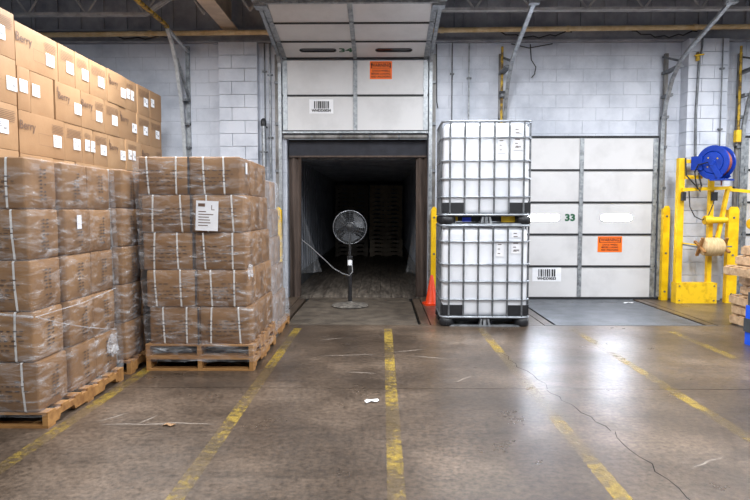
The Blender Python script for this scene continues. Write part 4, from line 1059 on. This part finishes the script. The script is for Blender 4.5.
MB().bar((-0.02, -0.135, 0.02), (0.16, -0.135, -0.27), 0.09, 0.02, (0, 1, 0)).build('support_arm', 'blue', rl)
MB().bar((-0.02, 0.135, 0.02), (0.16, 0.135, -0.27), 0.09, 0.02, (0, 1, 0)).build('support_arm', 'blue', rl)
MB().box(-0.02, 0.24, -0.15, 0.17, -0.315, -0.285).build('foot_plate', 'blue', rl)
MB().box(-0.36, -0.16, -0.16, -0.09, -0.12, 0.12).build('mount_box', 'blue', rl)
MB().lathe([(0.05, -0.155), (0.05, -0.115)], axis='y', n=16).build('hub', 'blue', rl, smooth=True)
for a in (0.6, 2.3, 3.9): MB().lathe([(0.012, -0.124), (0.012, -0.112)], (0.11 * math.cos(a), 0, 0.11 * math.sin(a)), axis='y', n=8).build('bolt', 'yellow', rl)
MB().tube([(-0.05, -0.17, 0.0), (-0.2, -0.2, -0.03), (-0.26, -0.2, -0.15), (-0.25, -0.18, -0.32), (-0.22, -0.16, -0.46)], 0.012, 8).build('inlet_hose', 'cable', rl, smooth=True)
MB().tube([(0.12, -0.02, -0.30), (0.12, -0.02, -0.40)], 0.014, 8).build('hose_end', 'hose', rl, smooth=True)
MB().tube([(4.98, 9.98, 2.40), (4.99, 9.97, 2.12), (5.12, 9.93, 1.96), (5.2, 9.9, 1.85), (5.21, 9.9, 1.95), (5.17, 9.92, 2.15)], 0.013, 8).build('supply_hose', 'cable', smooth=True, label='black supply hose looping under the blue hose reel', cat='hose')
MB().tube([(5.04, 9.95, 1.86), (5.06, 9.95, 1.6), (5.14, 9.94, 1.44), (5.26, 9.93, 1.38), (5.36, 9.93, 1.46), (5.44, 9.94, 1.66), (5.46, 9.95, 1.78)], 0.009, 8).build('loose_hose', 'cable', smooth=True, label='thin black hose hanging in a loop on the yellow stand', cat='hose')
sp_ = thing('twine_spool', 'beige twine spool with wooden crosses on the yellow stand', 'spool', (5.40, 9.87, 0.945), 0.05)
MB().lathe([(0.09, -0.17), (0.135, -0.15), (0.15, -0.08), (0.153, 0), (0.15, 0.09), (0.135, 0.15), (0.09, 0.17)], axis='x', n=28).build('twine', 'twine', sp_, smooth=True)
for x in (-0.20, 0.20):
    for a in (0.5, 0.5 + PI / 2):
        d = Vector((0, math.cos(a), math.sin(a))) * 0.17; MB().bar(Vector((x, 0, 0)) - d, Vector((x, 0, 0)) + d, 0.035, 0.045, (1, 0, 0)).build('end_slat', 'wood', sp_)

# ------------------------------------------------------------ pallets at the right edge
rs = random.Random(3); z = 0.0
offs = [0.03, 0.06, 0.02, 0.16, 0.14, -0.05, 0.10, 0.16]; names = ['bottom', 'second from bottom', 'third from bottom', 'fourth from bottom', 'fourth from top', 'third from top, sticking out leftward,', 'second from top', 'topmost']
for i in range(8):
    put_pallet(5.23 + offs[i], 7.60 + rs.uniform(-0.03, 0.03), z, rs.uniform(-0.03, 0.03), 1.02, 1.2, 0.132, 'wood_pale', f'{names[i]} wooden pallet in the stack at the right edge', 'wooden pallets stacked at the right edge'); z += 0.1325
# nearer stack of plastic pallets, only its corner in view
def plastic(z, m, label, dx):
    t = thing('plastic_pallet', label, 'pallet', (4.74 + dx, 6.60, z), 0, 'plastic pallets at the right edge')
    MB().box(-0.55, 0.55, -0.30, 0.30, 0.11, 0.15).build('deck', m, t)
    for x in (-0.48, 0, 0.48):
        for y in (-0.23, 0, 0.23): MB().box(x - 0.07, x + 0.07, y - 0.07, y + 0.07, 0.018, 0.11).build('foot', m, t)
        MB().box(x - 0.07, x + 0.07, -0.30, 0.30, 0, 0.018).build('runner', m, t)
for i, (m, l, dx) in enumerate((('plastic_blue', 'bottom blue plastic pallet at the right edge of the floor', 0.0), ('plastic_grey', 'dark grey plastic pallet between the blue ones', -0.02), ('plastic_blue', 'blue plastic pallet under the top grey one', 0.0), ('plastic_grey', 'top dark grey plastic pallet at the right edge', 0.02))): plastic(i * 0.15, m, l, dx)

# ------------------------------------------------------------ pallets at the far end of the trailer
pm = MB()
for n_, me, l in pallet_parts(1.02, 1.10, 0.14, None):
    k = len(pm.v); pm.v += [(v.co.x + l[0], v.co.y + l[1], v.co.z + l[2]) for v in me.vertices]; pm.f += [tuple(k + i for i in p.vertices) for p in me.polygons]
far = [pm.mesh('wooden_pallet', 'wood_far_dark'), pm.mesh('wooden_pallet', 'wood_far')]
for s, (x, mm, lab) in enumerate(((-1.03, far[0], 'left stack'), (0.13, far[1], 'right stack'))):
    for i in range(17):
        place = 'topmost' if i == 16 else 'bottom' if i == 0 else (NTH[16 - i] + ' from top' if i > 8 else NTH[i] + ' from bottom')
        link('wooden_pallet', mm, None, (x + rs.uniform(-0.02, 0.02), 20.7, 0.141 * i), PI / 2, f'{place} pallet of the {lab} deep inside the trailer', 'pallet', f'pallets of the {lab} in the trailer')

# ------------------------------------------------------------ scraps on the floor
def scrap(x, y, w, d, m, label, rz):
    mb = MB(); nx = 5
    for s in (0, 1):
        for i in range(nx + 1):
            for j in (-1, 1): mb.v.append(((i / nx - 0.5) * w, j * d / 2 * (0.8 + 0.3 * math.sin(i * 2.1)), 0.002 + 0.010 * abs(math.sin(i * 0.9)) + s * 0.0012))
    for s in (0, 1):
        for i in range(nx): a = s * (nx + 1) * 2 + i * 2; mb.f.append((a, a + 1, a + 3, a + 2))
    mb.build('paper_scrap', m, loc=(x, y, 0), rz=rz, label=label, cat='scrap')
scrap(-0.08, 4.74, 0.11, 0.07, 'paper', 'white paper scrap on the floor near the middle yellow line', 0.3)
scrap(-1.52, 4.18, 0.09, 0.05, 'carton', 'torn cardboard scrap on the floor left of centre', -0.2)
scrap(4.1, 9.95, 0.16, 0.07, 'paper', 'white scrap at the foot of door 33', 0.1)

# ------------------------------------------------------------ ceiling lamp fixtures
lh = MB().box(-0.2, 0.2, -0.7, 0.7, 0, 0.07).mesh('housing', 'white_metal'); ll = MB().box(-0.17, 0.17, -0.66, 0.66, -0.012, 0).mesh('lens', 'lens'); lr = MB().tube([(0, 0, 0.07), (0, 0, 0.83)], 0.006, 6).mesh('hanger_rod', 'galv_dark')
for lx, ly in LAMPS:
    t = thing('ceiling_lamp', 'linear lamp hanging from the roof outside the photo', 'lamp', (lx, ly, LAMP_Z), 0, 'linear ceiling lamps')
    link('housing', lh, t); link('lens', ll, t)
    for y in (-0.5, 0.5): link('hanger_rod', lr, t, (0, y, 0))
print('objects', len(bpy.data.objects))
